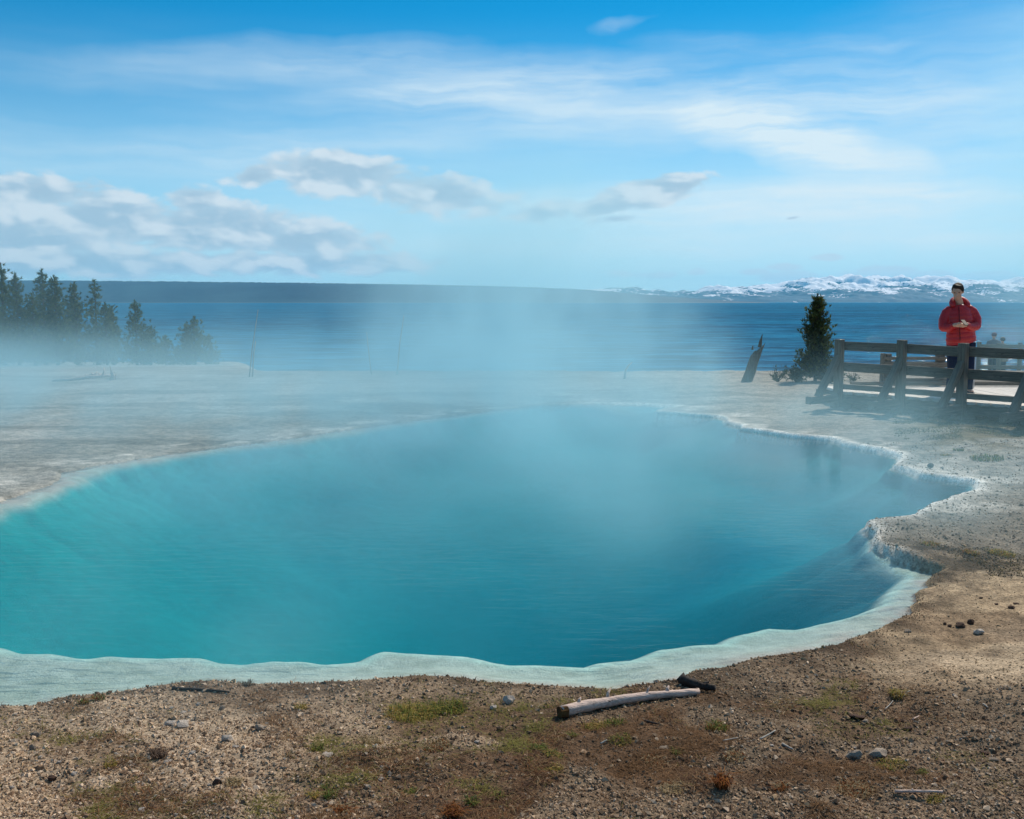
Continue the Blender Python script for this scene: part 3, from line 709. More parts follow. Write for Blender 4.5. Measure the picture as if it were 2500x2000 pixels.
V, F_, C = blades(n, x, y, z, .022+.045*rng.random(n), .0016+.0014*rng.random(n), .6+1.0*rng.random(n), bc*(.6+.8*rng.random(n))[:, None], .6, .30)
dg = mesh_np('dead_grass', V, F_, M_blade, smooth=False, attrs={'tint': ('FLOAT_COLOR', C)})
tag(dg, 'matted dead brown grass and moss on the near bank', 'dry grass', kind='stuff')
# dark twiggy fringe along the bank
ed = WPd[(WPd[:, 1] < 9.5)]; ed = ed[(ed[:, 0] > -4.5) & (ed[:, 0] < 5)]
k = rng.integers(0, len(ed), 9000); x = ed[k, 0]+rng.normal(size=len(k))*.09; y = ed[k, 1]+rng.normal(size=len(k))*.09
z, sw_, _ = terr(x, y); dm = fbm(x*2.2, y*2.2, 3, 140)
keep = (sw_ > 0.01) & (sw_ < .3) & (rng.random(len(x)) < sstep(dm, 0.48, 0.60)); x, y, z = x[keep], y[keep], z[keep]; n = len(x)
fp = np.array([[.07,.05,.035],[.12,.07,.045],[.05,.05,.03],[.16,.10,.06]])
V, F_, C = blades(n, x, y, z, (.008+.018*rng.random(n)**2), .003+.002*rng.random(n), .5+.9*rng.random(n), fp[rng.integers(0, 4, n)], .4, .7)
fg = mesh_np('heath_fringe', V, F_, M_blade, smooth=False, attrs={'tint': ('FLOAT_COLOR', C)})
tag(fg, 'dark low heath growing along the edge of the bank', 'undergrowth', kind='stuff')

def tuft(px, py, wpx, hpx, pal_, n, label, cat='grass', name='grass_tuft', group=None, wide=1.0, aspect=0.5):
    n = int(n*1.6); c = on(px, py); s = c.y/2500; rw = wpx*s/2
    rr = np.sqrt(rng.random(n))*rw; a = rng.random(n)*2*np.pi
    lx, ly = np.cos(a)*rr, np.sin(a)*rr*aspect*2
    z, _, _ = terr(lx+c.x, ly+c.y)
    P_ = np.array(pal_)
    cols = P_[rng.integers(0, len(P_), n)]*(.75+.5*rng.random(n))[:, None]
    V, F_, C = blades(n, lx, ly, z-c.z, hpx*s*1.25*(.4+.8*rng.random(n)), np.full(n, max(.0030, 1.7*s))*wide, .3+1.0*rng.random(n), cols, .5, .75)
    o = mesh_np(name, V, F_, M_blade, smooth=False, attrs={'tint': ('FLOAT_COLOR', C)}, loc=c)
    return tag(o, label, cat, group)
GRN = [(.08,.13,.03),(.13,.17,.035),(.06,.09,.025),(.24,.22,.05),(.20,.13,.05)]; OLV = [(.30,.24,.05),(.36,.22,.06),(.18,.19,.04),(.42,.30,.10)]
RUS = [(.22,.07,.02),(.30,.12,.03),(.14,.05,.02)]; TANG = [(.36,.27,.15),(.26,.18,.09),(.42,.33,.20)]
TU = [
 (1092, 1736, 100, 30, GRN+OLV[:1], 260, 'bright green bladed tuft, right half of the clump above the brown patch'),
 (1006, 1750, 140, 26, OLV+GRN[:1], 330, 'yellow and green grass clump left of the bright green tuft'),
 (1452, 1779, 60, 18, OLV, 120, 'orange yellow grass clump right under the pale log'),
 (1500, 1768, 44, 18, GRN, 100, 'green moss tuft under the middle of the pale log'),
 (1397, 1797, 24, 14, GRN, 50, 'small green tuft below the thick end of the log'),
 (1750, 1782, 64, 24, GRN+RUS[:1], 160, 'dark green shrubby tuft right of the log'),
 (1515, 1805, 60, 14, GRN+OLV, 90, 'flat green patch below the orange grass clump'),
 (1310, 1832, 36, 20, GRN, 80, 'green rosette in the brown mat left of the flat tan stone'),
 (1352, 1845, 54, 16, OLV+GRN, 120, 'mossy yellow green patch in the middle of the brown mat'),
 (1292, 1857, 18, 12, GRN, 30, 'tiny green sprout left of the mossy patch'),
 (1355, 1880, 44, 14, OLV, 80, 'yellowish moss patch below the mossy green one'),
 (1650, 1838, 30, 14, GRN, 50, 'small green tuft beside the flat tan flagstone'),
 (775, 1830, 34, 16, GRN, 60, 'green tuft above the flat white flake'),
 (793, 1925, 20, 14, GRN, 40, 'small green tuft low in the brown patch'),
 (806, 1945, 34, 20, GRN, 70, 'bright green leafy tuft near the bottom of the gravel'),
 (765, 1945, 34, 16, OLV, 60, 'olive tuft left of the bright leafy one'),
 (1005, 1935, 30, 14, GRN, 50, 'faint green tuft in the middle of the lower gravel'),
 (1150, 1965, 30, 22, GRN, 60, 'upright green tuft near the bottom in the middle'),
 (1215, 1944, 24, 16, GRN, 50, 'green tuft right of the upright one'),
 (1105, 1990, 44, 30, RUS, 120, 'rust red dead tuft at the bottom edge'),
 (836, 1985, 46, 28, RUS+TANG[:1], 110, 'brown dead tuft at the bottom edge left of the rust red one'),
 (1762, 1920, 32, 40, RUS, 110, 'upright rust orange tuft on the gravel'),
 (1905, 1932, 34, 22, TANG+RUS, 80, 'tawny dry tuft on the right gravel'),
 (2190, 1702, 34, 26, OLV+TANG, 100, 'rounded olive brown tuft in the debris patch'),
 (2175, 1800+70, 80, 14, OLV+GRN[:1], 120, 'yellow green mossy patch above the thin white stick'),
 (2250, 1888, 30, 12, GRN, 60, 'green mossy tuft above the right end of the thin stick'),
 (2285, 1955, 44, 14, OLV, 80, 'olive moss just below the thin white stick'),
 (2085, 1935, 90, 22, TANG+RUS[:1], 200, 'spreading tawny dry grass clump left of the thin stick'),
 (2410, 1120, 76, 12, GRN, 160, 'low bright green grass patch on the bare ground below the railing'),
 (2340, 1100, 26, 7, GRN, 50, 'tiny green tuft behind the bright green patch'),
 (2310, 1112, 30, 6, OLV, 50, 'faint olive tuft left of the bright green patch'),
 (2445, 1355, 60, 16, OLV, 120, 'yellow green tuft in the dark debris on the right bank'),
 (2370, 1352, 40, 12, OLV+RUS, 90, 'small rusty green tuft beside the dark debris'),
 (2270, 1330, 46, 10, RUS+OLV, 90, 'reddish dry tuft on the pool promontory'),
 (735, 1730, 30, 16, OLV, 60, 'orange dry tuft close to the bank on the left'),
 (270, 1870, 36, 12, OLV, 70, 'rusty yellow grass on the left gravel'),
 (240, 1707, 30, 16, GRN+RUS, 60, 'dark green plant on the bank edge at the left'),
 (205, 1718, 22, 18, GRN+RUS, 40, 'small green plant on the bank edge left of the larger one'),
 (605, 1672, 22, 14, [(.2,.19,.15),(.14,.13,.1)], 60, 'round grey cushion plant on the bank edge'),
 (386, 1845, 46, 22, [(.12,.08,.06),(.16,.11,.08)], 140, 'dark brown cushion of dead heath in the pale gravel'),
 (570, 1915, 36, 20, TANG, 90, 'dry tan tuft beside the dark clod'),
 (905, 1820, 60, 24, TANG, 140, 'pale strawy grass clump in the brown patch'),
 (1065, 1825, 70, 20, TANG+RUS[:1], 160, 'tawny bent grass clump in the middle of the brown patch'),
 (1180, 1900, 50, 10, TANG, 80, 'pale flattened straw right of the white chip'),
 (1600, 1860, 60, 14, TANG+RUS, 110, 'brown bent grass right of the mossy patch'),
 (1640, 1930, 60, 18, TANG, 120, 'strawy grass clump low on the right gravel'),
 (1790, 1850, 60, 16, TANG+RUS[:1], 110, 'dry grass right of the flat tan flagstone'),
]
for a in TU: tuft(*a)
# grass in the shade of the boardwalk
def patch(n, px0, px1, py0, py1, pal_, hgt, label, name, cat):
    X_, Y_ = [], []
    for _ in range(n):
        p = at(random.uniform(px0, px1), random.uniform(py0, py1), 0.09); X_.append(p.x); Y_.append(p.y)
    x, y = np.array(X_), np.array(Y_); z, sw_, _ = terr(x, y)
    k = (sw_ > .3) & (fbm(x*2.5, y*2.5, 3, 150) > 0.47); x, y, z = x[k], y[k], z[k]
    P_ = np.array(pal_); cols = P_[rng.integers(0, len(P_), len(x))]*(.6+.6*rng.random(len(x)))[:, None]
    V, F_, C = blades(len(x), x, y, z, hgt*(.5+.7*rng.random(len(x))), np.full(len(x), .007), .8+1.0*rng.random(len(x)), cols, .6, .45)
    tag(mesh_np(name, V, F_, M_blade, smooth=False, attrs={'tint': ('FLOAT_COLOR', C)}), label, cat, kind='stuff')
patch(9000, 2180, 2620, 1012, 1075, [(.10,.11,.03),(.20,.15,.06),(.07,.06,.03),(.12,.14,.03)], 0.06, 'rough grass growing at the foot of the boardwalk', 'boardwalk_grass', 'grass')
patch(1800, 2270, 2560, 1325, 1390, [(.05,.035,.025),(.10,.06,.03),(.16,.12,.03),(.04,.04,.02)], 0.03, 'dark heath and debris across the right bank', 'bank_debris', 'undergrowth')

# ------------------------------------------------------------------ fallen wood
def branch_log(name, p0, p1, r0, r1, material, label, cat, bend=0.02, knots=(), end_mat=None, n=10, segs=12, jit=0.06):
    p0, p1 = Vector(p0), Vector(p1); d = p1-p0; Lg = d.length
    t = empty(name, p0, 0, label=label, cat=cat)
    side = Vector((-d.y, d.x, 0)).normalized()
    pts = []; rad = []
    for i in range(segs+1):
        s_ = i/segs
        pts.append(d*s_+side*math.sin(s_*math.pi)*bend*Lg+Vector((0, 0, random.uniform(-1, 1)*r1*0.12)))
        rad.append((r0+(r1-r0)*s_)*(1+random.uniform(-.05, .05)))
    MB().tube(pts, rad, n, True, jit).build('trunk', material, t, smooth=True)
    for (s_, ang, ln, rr) in knots:
        i = int(s_*segs); c = pts[i]; ax = d.normalized()
        o_ = (Matrix.Rotation(ang, 3, ax) @ Vector((0, 0, 1)).cross(ax).normalized())
        tip = c+o_*(rad[i]+ln)+ax*ln*0.6
        MB().tube([c+o_*rad[i]*.5, c+o_*(rad[i]+ln*.4)+ax*ln*.1, tip], [rr*1.5, rr, rr*.45], 6).build('knot', material, t, smooth=True)
    if end_mat:
        ax = d.normalized()
        MB().tube([-ax*0.006, ax*r0*1.1], [r0*0.98, r0*1.06], n, True, 0.12).build('burnt_end', end_mat, t, smooth=False)
    return t
a = on(1368, 1752); b_ = on(1706, 1697); r0, r1 = 15.5/2500*a.y, 8.0/2500*b_.y
branch_log('fallen_log', (a.x, a.y, a.z+r0*.9), (b_.x, b_.y, b_.z+r1*1.1), r0, r1, M_log, 'long bleached driftwood log lying beside the water with one dark burnt end', 'log', 0.05,
           [(.42, 1.2, .035, .007), (.47, -.3, .022, .012), (.2, 1.3, .018, .007), (.66, 1.4, .025, .005), (.82, 1.2, .02, .008), (.84, -1.0, .018, .006), (.3, -.9, .010, .010), (.55, .3, .008, .008)], M_endw, 12, 14, .11)
a = on(1664, 1668); b_ = on(1746, 1690)
branch_log('charred_log', (a.x, a.y, a.z+.022), (b_.x, b_.y, b_.z+.02), 0.027, .015, M_char, 'short charred black log behind the tip of the pale log', 'log', -0.12, [(.3, -.6, .02, .010), (.7, .4, .02, .008)], None, 10, 10, .28)
a = on(2184, 1940); b_ = on(2302, 1941)
branch_log('thin_stick', (a.x, a.y, a.z+.012), (b_.x, b_.y, b_.z+.012), .006, .0045, M_log, 'thin white stick lying on moss near the lower right corner', 'stick', .02, [(.45, 1., .004, .003)], None, 7, 8)
def stick(px0, py0, px1, py1, r, label, m_=None, lift=.006):
    a = on(px0, py0); b_ = on(px1, py1)
    branch_log('stick', (a.x, a.y, a.z+lift), (b_.x, b_.y, b_.z+lift*1.5), r, r*.6, m_ or M_snag, label, 'stick', random.uniform(-.05, .05), [], None, 6, 6)
stick(1855, 1808, 1893, 1788, .004, 'pale forked looking stick right of the dark green tuft')
stick(1910, 1820, 1935, 1834, .006, 'short grey stick pointing to the bright topped rock')
stick(1466, 1819, 1482, 1812, .004, 'short pale stick in the brown mat below the log')
stick(1765, 1812, 1802, 1806, .003, 'hair thin pale twig left of the forked stick')
stick(2228, 1760, 2244, 1753, .004, 'tiny white stick beside the black rocks', M_log)
stick(2400, 1722, 2412, 1732, .004, 'short grey twig on the far right gravel')
stick(2340, 1094, 2378, 1089, .008, 'thin white twig on the ground below the railing', M_log)
stick(420, 1684, 560, 1694, .008, 'long dark twig along the bank edge on the left', M_char)
stick(1575, 1763, 1605, 1772, .006, 'dark stick between the log and the dark green tuft', M_char)
stick(2160, 1735, 2180, 1715, .003, 'pale stem leaning out of the olive brown tuft')
stick(2205, 1704, 2222, 1690, .003, 'fine white stem right of the olive brown tuft')
# dead branch pile on the far left terrace
p = on(128, 936); s_ = p.y/2500
t = empty('dead_tree', p, 0, label='fallen dead tree with upturned broken branches on the far left terrace', cat='dead tree')
MB().tube([(0, 0, .06), (36*s_, .1, .07), (78*s_, .2, .12), (130*s_, .3, .16)], [.025, .035, .045, .03], 8, True, .1).build('trunk', M_log, t, smooth=True)
for (x0, x1, z1) in [(66, 86, 12), (74, 66, 9), (84, 96, 16), (90, 80, 13), (96, 108, 11), (104, 98, 14), (111, 113, 26), (58, 72, 7), (100, 112, 8)]:
    MB().tube([(x0*s_, .25, .12), ((x0+x1)/2*s_+.03, .3, .1+z1*s_*.6), (x1*s_, .35, .1+z1*s_)], [.035, .026, .012], 6).build('branch', M_log, t, smooth=True)
p = on(275, 927)
t = empty('root_stub', p, 0, label='short pale upturned root stub at the end of the fallen dead tree', cat='stump')
MB().tube([(0, 0, -.05), (0, 0, .1), (-.02, 0, .2)], [.085, .075, .03], 8, True, .2).build('trunk', M_log, t)
for (dx, hz_) in [(-.05, .34), (.05, .2), (.10, .12)]: MB().tube([(dx*.3, 0, .08), (dx, 0, hz_)], [.03, .008], 6).build('branch', M_log, t)
# thin snags beyond the terrace
def snag(pts, r0, r1, label, name='snag_pole', m_=None):
    p = on(*pts[0]); d = p.y
    q = [Vector((0, 0, -.15))]+[atd(px, py, d)-p for px, py in pts[1:]]
    k = len(q); o = MB().tube(q, [r0+(r1-r0)*i/(k-1) for i in range(k)], 7).build(name, m_ or M_snag, None, smooth=True, loc=p)
    return tag(o, label, 'dead tree')
snag([(607, 921), (616, 850), (630, 756)], .020, .006, 'tall thin dead pole leaning right on the left lake shore')
snag([(615, 920), (620, 860), (624, 833)], .018, .012, 'shorter dead pole crossing the foot of the tall leaning pole')
snag([(908, 914), (900, 860), (895, 811)], .018, .008, 'faint dead pole in steam, leaning slightly left')
snag([(968, 914), (976, 840), (986, 770)], .022, .008, 'faint dead pole in steam, leaning right, beside the left leaning one')
snag([(1523, 925), (1527, 905), (1534, 893), (1543, 885)], .035, .014, 'white curved dead sapling standing right of the steam plume', m_=M_log)

# ------------------------------------------------------------------ leaning stump
p = on(1822, 932); s_ = p.y/2500
t = empty('tree_stump', p, 0, label='dark broken stump leaning right with a splintered spike', cat='stump')
bm_ = MB(); nseg = 16; rings = 9
prof_ = [(0, 0, 13.5), (5, 14, 13), (10, 30, 12.5), (15, 46, 12.2), (19, 60, 12), (23, 72, 11.5), (27, 82, 11), (31, 90, 10)]
H_top = [115-34*min(1, abs(((k/nseg*2*math.pi+math.pi) % (2*math.pi))-math.pi)/1.1) for k in range(nseg)]
b0 = 0
for i, (cx_, cz_, rr) in enumerate(prof_):
    for k in range(nseg):
        a_ = 2*math.pi*k/nseg; rj = rr*(1+random.uniform(-.10, .10)+0.06*math.sin(a_*3))
        zt = cz_
        if i == len(prof_)-1: zt = {0: 100, 1: 97, 15: 98, 2: 91, 14: 90, 3: 87, 13: 86}.get(k, random.uniform(74, 84))
        elif i == len(prof_)-2: zt = min(cz_, 72) if k not in (0, 1, 15, 2, 14) else cz_
        elif i == len(prof_)-3: zt = min(cz_, 70)-0.5
        bm_.v.append(Vector(((cx_*(zt/cz_ if cz_ else 1)+math.cos(a_)*rj)*s_, math.sin(a_)*rj*s_, zt*s_-.05)))
for i in range(len(prof_)-1):
    for k in range(nseg):
        a_ = i*nseg+k; c_ = i*nseg+(k+1) % nseg; bm_.f.append([a_, c_, c_+nseg, a_+nseg])
bm_.v.append(Vector((24*s_, 0, 66*s_))); cidx = len(bm_.v)-1
for k in range(nseg): bm_.f.append([(len(prof_)-1)*nseg+k, (len(prof_)-1)*nseg+(k+1) % nseg, cidx])
bm_.build('trunk', M_stump, t, smooth=False)
MB().tube([(30*s_, 0, 84*s_), (33*s_, 0, 100*s_), (36.5*s_, 0, 116*s_)], [(5*s_, 3*s_), (3.2*s_, 2.2*s_), .004], 6, True, .15).build('spike', M_stump, t)
MB().tube([(13*s_, 0, 78*s_), (14*s_, 0, 88*s_)], [3.5*s_, 1.2*s_], 6, True, .2).build('spike', M_stump, t)

# ------------------------------------------------------------------ conifers
def conifer(px, base, top, width_px, seed, label, d=None, dens=1.0, bare=0.0, pal_=None, name='pine_tree', group=None, upturn=0.5, tuft_r=0.09, skirt=0.0, lean=0.0):
    r = np.random.default_rng(seed)
    if d is None: p = on(px, base); d = p.y
    else:
        q = atd(px, base, d); p = Vector((q.x, d, gz(q.x, d)))
    H = (z_at(top, d)-p.z); Wm = width_px/2500*d/2*1.15
    t = empty(name, p, 0, label=label, cat='tree', group=group)
    MB().tube([(0, 0, -.3), (0.01, 0, H*.5), (lean*H, 0, H*.99)], [H*.022+.01, H*.013, .006], 7).build('trunk', M_bark, t, smooth=True)
    TP, TD, BP = [], [], MB()
    nb = int(H*52*dens)
    for i in range(nb):
        f = (i+r.random())/nb
        if r.random() < bare*(1-f)*(f > .15): continue
        hgt = H*(0.03+0.95*f)
        shape = (1-f)**0.62*(0.72+0.6*r.random()**1.5) if f > .12 else (0.75+skirt+f*1.5)*(0.7+0.4*r.random())
        Lb = max(Wm*shape, .05); a = r.random()*2*math.pi
        dr = np.array([math.cos(a), math.sin(a), 0]); slope = (0.15+0.75*f)*upturn*1.3-0.12
        n_t = max(2, int(Lb/(tuft_r*.75))); last = None
        base_p = np.array([lean*hgt, 0, hgt])
        mid = base_p+dr*Lb*.5+np.array([0, 0, slope*Lb*.35]); tip = base_p+dr*Lb+np.array([0, 0, slope*Lb*.6+upturn*Lb*.35])
        BP.tube([base_p, mid, tip], [.008+.006*Lb, .006, .003], 3, False)
        for j in range(n_t):
            s = 0.18+0.82*(j+r.random()*.5)/n_t
            pt = (1-s)**2*base_p+2*s*(1-s)*mid+s*s*tip
            off = r.normal(size=3)*tuft_r*0.55*(0.5+s)
            TP.append(pt+off); dd_ = dr*0.6+np.array([0, 0, .35+upturn*s])+r.normal(size=3)*.3; TD.append(dd_/np.linalg.norm(dd_))
    for q_ in range(5): TP.append(np.array([lean*H, 0, H*(.94+.02*q_)])); TD.append(np.array([0, 0, 1.]))
    BP.build('branches', M_bark, t)
    TP, TD = np.array(TP), np.array(TD); nT = len(TP); K = 9
    Vv = r.normal(size=(nT, K, 3)); Vv /= np.linalg.norm(Vv, axis=2, keepdims=True)
    dirs = Vv*0.75+TD[:, None]*0.9; dirs /= np.linalg.norm(dirs, axis=2, keepdims=True)
    ln = tuft_r*(0.7+0.6*r.random((nT, K, 1)))
    sd__ = np.cross(dirs, r.normal(size=(nT, K, 3))); sd__ /= np.linalg.norm(sd__, axis=2, keepdims=True)+1e-9
    c0 = TP[:, None]+TD[:, None]*tuft_r*r.random((nT, K, 1))*.6
    Wn = tuft_r*0.16
    V = np.stack([c0-sd__*Wn, c0+sd__*Wn, c0+dirs*ln], 2).reshape(-1, 3)
    F_ = np.arange(nT*K*3).reshape(-1, 3)
    P_ = np.array(pal_ or [(.06,.095,.03),(.085,.12,.038),(.045,.075,.03),(.12,.14,.05)])
    cc_ = P_[r.integers(0, len(P_), nT)]*(.75+.5*r.random(nT))[:, None]
    C = np.repeat(np.concatenate([cc_, np.ones((nT, 1))], 1), K*3, 0)
    mesh_np('crown', V, F_, M_blade, smooth=False, parent=t, attrs={'tint': ('FLOAT_COLOR', C)})
    return t
G1 = 'conifers on the left lake shore'
for i, a in enumerate([
 (-14, 880, 690, 80, 'pine cut by the left edge of the view', 40, 1.1, 0),
 (13, 884, 655, 92, 'tallest pine of the shore, thin spire close to the left edge', 41, 1.0, .25),
 (48, 886, 677, 84, 'double topped dark pine second from the left edge', 42, 1.1, 0),
 (86, 890, 725, 62, 'short young pine between the double topped and the spired pine', 40, 1.1, 0),
 (112, 888, 668, 74, 'narrow spired pine just left of the broad one', 42, 1.0, .2),
 (142, 890, 683, 92, 'broad dense pine in the middle of the shore group', 41, 1.2, 0),
 (190, 892, 698, 92, 'broad pine standing apart right of the middle of the group', 42, 1.15, 0),
 (239, 890, 693, 72, 'sparse pine with bare upper trunk and thin spire', 43, .75, .65),
 (262, 894, 748, 56, 'small pine against the foot of the sparse spired one', 42, 1.1, 0),
 (279, 895, 755, 56, 'small pine at the right end of the dense group', 43, 1.1, 0),
 (335, 898, 742, 76, 'solitary bushy pine with a gap on its left', 42, 1.0, .1),
 (370, 899, 804, 76, 'low bushy young pine right of the solitary one', 42, 1.2, 0),
 (405, 900, 826, 60, 'lowest round topped bushy pine of the shore', 43, 1.2, 0),
 (457, 900, 800, 56, 'small pale pine half veiled in steam', 44, 1.1, 0),
 (478, 900, 780, 66, 'steam veiled pine, tallest of the right end of the group', 44, 1.1, 0),
 (512, 900, 825, 52, 'rightmost small pine of the shore fading into steam', 45, 1.1, 0)]):
    px, bs, tp, wd, lab, d, dn, ba = a
    conifer(px, bs, tp, wd, 100+i, lab, d=d, dens=dn, bare=ba, group=G1, tuft_r=0.12, upturn=.35)
conifer(1990, 931, 729, 84, 301, 'lone young pine with upturned tips left of the wooden railing', dens=3.4, upturn=1.0, tuft_r=0.075, skirt=.25,
        pal_=[(.06,.085,.028),(.10,.125,.035),(.17,.17,.05),(.045,.06,.025)])
def shrub(px, py, w, h, seed, label, n=26, leafy=0.5):
    r = np.random.default_rng(seed); p = on(px, py); s = p.y/2500
    t = empty('shrub', p, 0, label=label, cat='shrub'); m_ = MB(); pts = []
    for i in range(n):
        a = r.random()*6.28; L_ = w*s*.5*(.4+.7*r.random()); hz_ = h*s*(.3+.8*r.random())
        q = [Vector((0, 0, -.02)), Vector((math.cos(a)*L_*.5, math.sin(a)*L_*.5, hz_*.7)), Vector((math.cos(a)*L_, math.sin(a)*L_, hz_))]
        m_.tube(q, [.009, .007, .003], 4, False); pts += [q[1].lerp(q[2], k/4) for k in range(5)]
        for _ in range(2):
            st = q[1].lerp(q[2], r.random()); en = st+Vector(r.normal(size=3)*.09)+Vector((0, 0, .06)); m_.tube([st, en], [.005, .002], 3, False); pts.append(en)
    m_.build('branches', M_bark, t)
    pts = np.array(pts); pts = pts[r.random(len(pts)) < leafy]; K = 7; nT = len(pts)
    dirs = r.normal(size=(nT, K, 3)); dirs /= np.linalg.norm(dirs, axis=2, keepdims=True); sdv = np.cross(dirs, r.normal(size=(nT, K, 3))); sdv /= np.linalg.norm(sdv, axis=2, keepdims=True)
    c0 = pts[:, None]; V = np.stack([c0-sdv*.009, c0+sdv*.009, c0+dirs*.07], 2).reshape(-1, 3)
    C = np.repeat(np.concatenate([np.array([[.05,.07,.03],[.07,.08,.035],[.04,.045,.025]])[r.integers(0, 3, nT)], np.ones((nT, 1))], 1), K*3, 0)
    mesh_np('foliage', V, np.arange(nT*K*3).reshape(-1, 3), M_blade, smooth=False, parent=t, attrs={'tint': ('FLOAT_COLOR', C)})
shrub(1898, 932, 56, 26, 5, 'bare twiggy shrub left of the lone young pine', 22, .25)
shrub(1945, 934, 60, 30, 6, 'dense low shrub at the left foot of the lone pine', 34, .95)
shrub(2026, 935, 60, 26, 7, 'low green shrub between the lone pine and the railing', 34, .95)
shrub(2085, 930, 40, 14, 8, 'thin leafless shrub seen through the railing', 14, .1)

# ------------------------------------------------------------------ boardwalk
DZ = 0.37
def X_at(px, d): return (px-1250)/2500*d*(math.cos(PITCH)+0) if False else atd(px, 900, d).x
P1 = Vector((X_at(2055, 17.6), 17.6, 0)); P2 = Vector((X_at(2207, 16.7), 16.7, 0)); P3 = Vector((X_at(2357, 15.8), 15.8, 0)); P4 = Vector((X_at(2530, 15.0), 15.0, 0)); P5 = P4+(P4-P3)*1.25
fd = (P4-P1).normalized(); nrm_out = Vector((-fd.y, fd.x, 0))
if nrm_out.y > 0: nrm_out = -nrm_out
def beamM(d, up=Vector((0, 0, 1))):
    d = d.normalized(); s = d.cross(up).normalized(); u = s.cross(d)
    return Matrix((d, s, u)).transposed()
def board(name, a, b, w, h, m_, parent, bevel=.006, up=Vector((0, 0, 1))):
    a, b = Vector(a), Vector(b); d = b-a; M_ = beamM(d, up); o = MB().box((0, 0, 0), (d.length, w, h)).build(name, m_, parent, False, bevel)
    o.matrix_world = Matrix.Translation((a+b)/2) @ M_.to_4x4()
    return o
bw = empty('boardwalk', (P2.x, P2.y, 0), 0, label='raised timber boardwalk with sun bleached planks on the right', cat='boardwalk')
YB = 18.75
bpy.context.view_layer.update()
# planks run away from the front edge toward the back line
def front_at(x):
    for A_, B_ in ((P1, P2), (P2, P3), (P3, P4), (P4, P5)):
        if x <= B_.x or B_ is P5:
            t = (x-A_.x)/(B_.x-A_.x); return A_.y+(B_.y-A_.y)*t
x = P1.x+.02; pw = .145
while x < P5.x+1.5:
    yf = front_at(min(x+pw/2, P5.x))-.04
    if YB-yf > .25:
        o = MB().box((0, 0, 0), (pw-.012, YB-yf, .045)).build('plank', M_plank, bw, False, .003)
        o.location = Vector((x+pw/2, (YB+yf)/2, DZ-.0225+random.uniform(-.003, .003)))-Vector((P2.x, P2.y, 0))
    x += pw
def rel(v): return v
for A_, B_ in ((P1, P2), (P2, P3), (P3, P4), (P4, P5)):
    board('stringer', A_+Vector((0, .03, DZ-.125)), B_+Vector((0, .03, DZ-.125)), .05, .15, M_wood, bw)
    board('curb', A_+Vector((0, .02, .455)), B_+Vector((0, .02, .455)), .09, .088, M_wood, bw)
board('stringer', (P1.x-.1, YB-.06, DZ-.125), (P5.x+1.5, YB-.06, DZ-.125), .05, .15, M_wood, bw)
board('curb', (P1.x+.5, YB-.12, .425), (P5.x+1.5, YB-.12, .425), .09, .06, M_wood, bw)
for P_ in (P1, P2, P3, P4):
    board('joist', P_+Vector((.07, .06, .17)), Vector((P_.x+.35, YB, .17)), .10, .13, M_wood, bw)
    MB().box((0, 0, 0), (.30, .22, .10)).build('footing', M_wood, bw, False, .008).location = Vector((P_.x, P_.y, max(gz(P_.x, P_.y), 0)+.035))-Vector((P2.x, P2.y, 0))

rl = empty('wooden_railing', (P2.x, P2.y, 0), 0, label='weathered grey post and rail fence along the near edge of the boardwalk', cat='railing')
bpy.context.view_layer.update()
for k, P_ in enumerate((P1, P2, P3, P4, P5)):
    g_ = gz(P_.x, P_.y)
    top = [1.27, 1.29, 1.275, 1.27, 1.27][k]
    po = P_+nrm_out*.085
    board('post', po+Vector((0, 0, g_-.15)), po+Vector((0, 0, top)), .125, .125, M_wood, rl, .008, up=fd)
    # outrigger and raking brace
    board('outrigger', P_+nrm_out*-.3+Vector((0, 0, .265)), P_+nrm_out*.92+Vector((0, 0, .265)), .11, .13, M_wood, rl, .008)
    q = P_+nrm_out*.11+fd*.0
    board('brace', q+Vector((0, 0, .98)), P_+nrm_out*.66+Vector((0, 0, .30)), .10, .10, M_wood, rl, .006, up=fd)
ro = nrm_out*0.0
segs = [(P1, P2, 1.225, 1.225), (P2, P3, 1.225, 1.205), (P3, P4, 1.215, 1.205), (P4, P5, 1.205, 1.2)]
for i, (A_, B_, za, zb) in enumerate(segs):
    e0 = A_+(A_-B_).normalized()*(0.0 if i else .03)
    board('rail', e0+Vector((0, 0, za-.072)), B_+Vector((0, 0, zb-.072)), .045, .15, M_wood, rl)
    board('rail', e0+Vector((0, 0, .875-.078)), B_+Vector((0, 0, .868-.078)), .045, .155, M_wood, rl)
# low railing along the far edge of the deck
br = empty('low_railing', (P2.x, 19.0, 0), 0, label='low grey railing behind the deck seen through the near fence', cat='railing')
bpy.context.view_layer.update()
xa, xb_, xc = X_at(2154, 19.0), X_at(2164, 19.0), X_at(2294, 19.0)
xe = X_at(2335, 19.0)
board('post', (xa, 19.0, -.1), (xa, 19.0, .96), .06, .10, M_wood, br, .006, up=Vector((0, 1, 0)))
board('post', (xb_+.03, 19.0, -.1), (xb_+.03, 19.0, .95), .09, .10, M_wood, br, .006, up=Vector((0, 1, 0)))
board('post', (xc, 19.0, -.1), (xc, 19.0, .945), .15, .10, M_wood, br, .006, up=Vector((0, 1, 0)))
board('rail', (xa, 18.93, .868), (xe, 18.93, .868), .035, .055, M_wood, br)
board('rail', (xa, 18.93, .755), (xe, 18.93, .745), .035, .10, M_wood, br)
board('rail', (xa, 18.93, .43), (xe, 18.93, .43), .05, .14, M_wood, br)

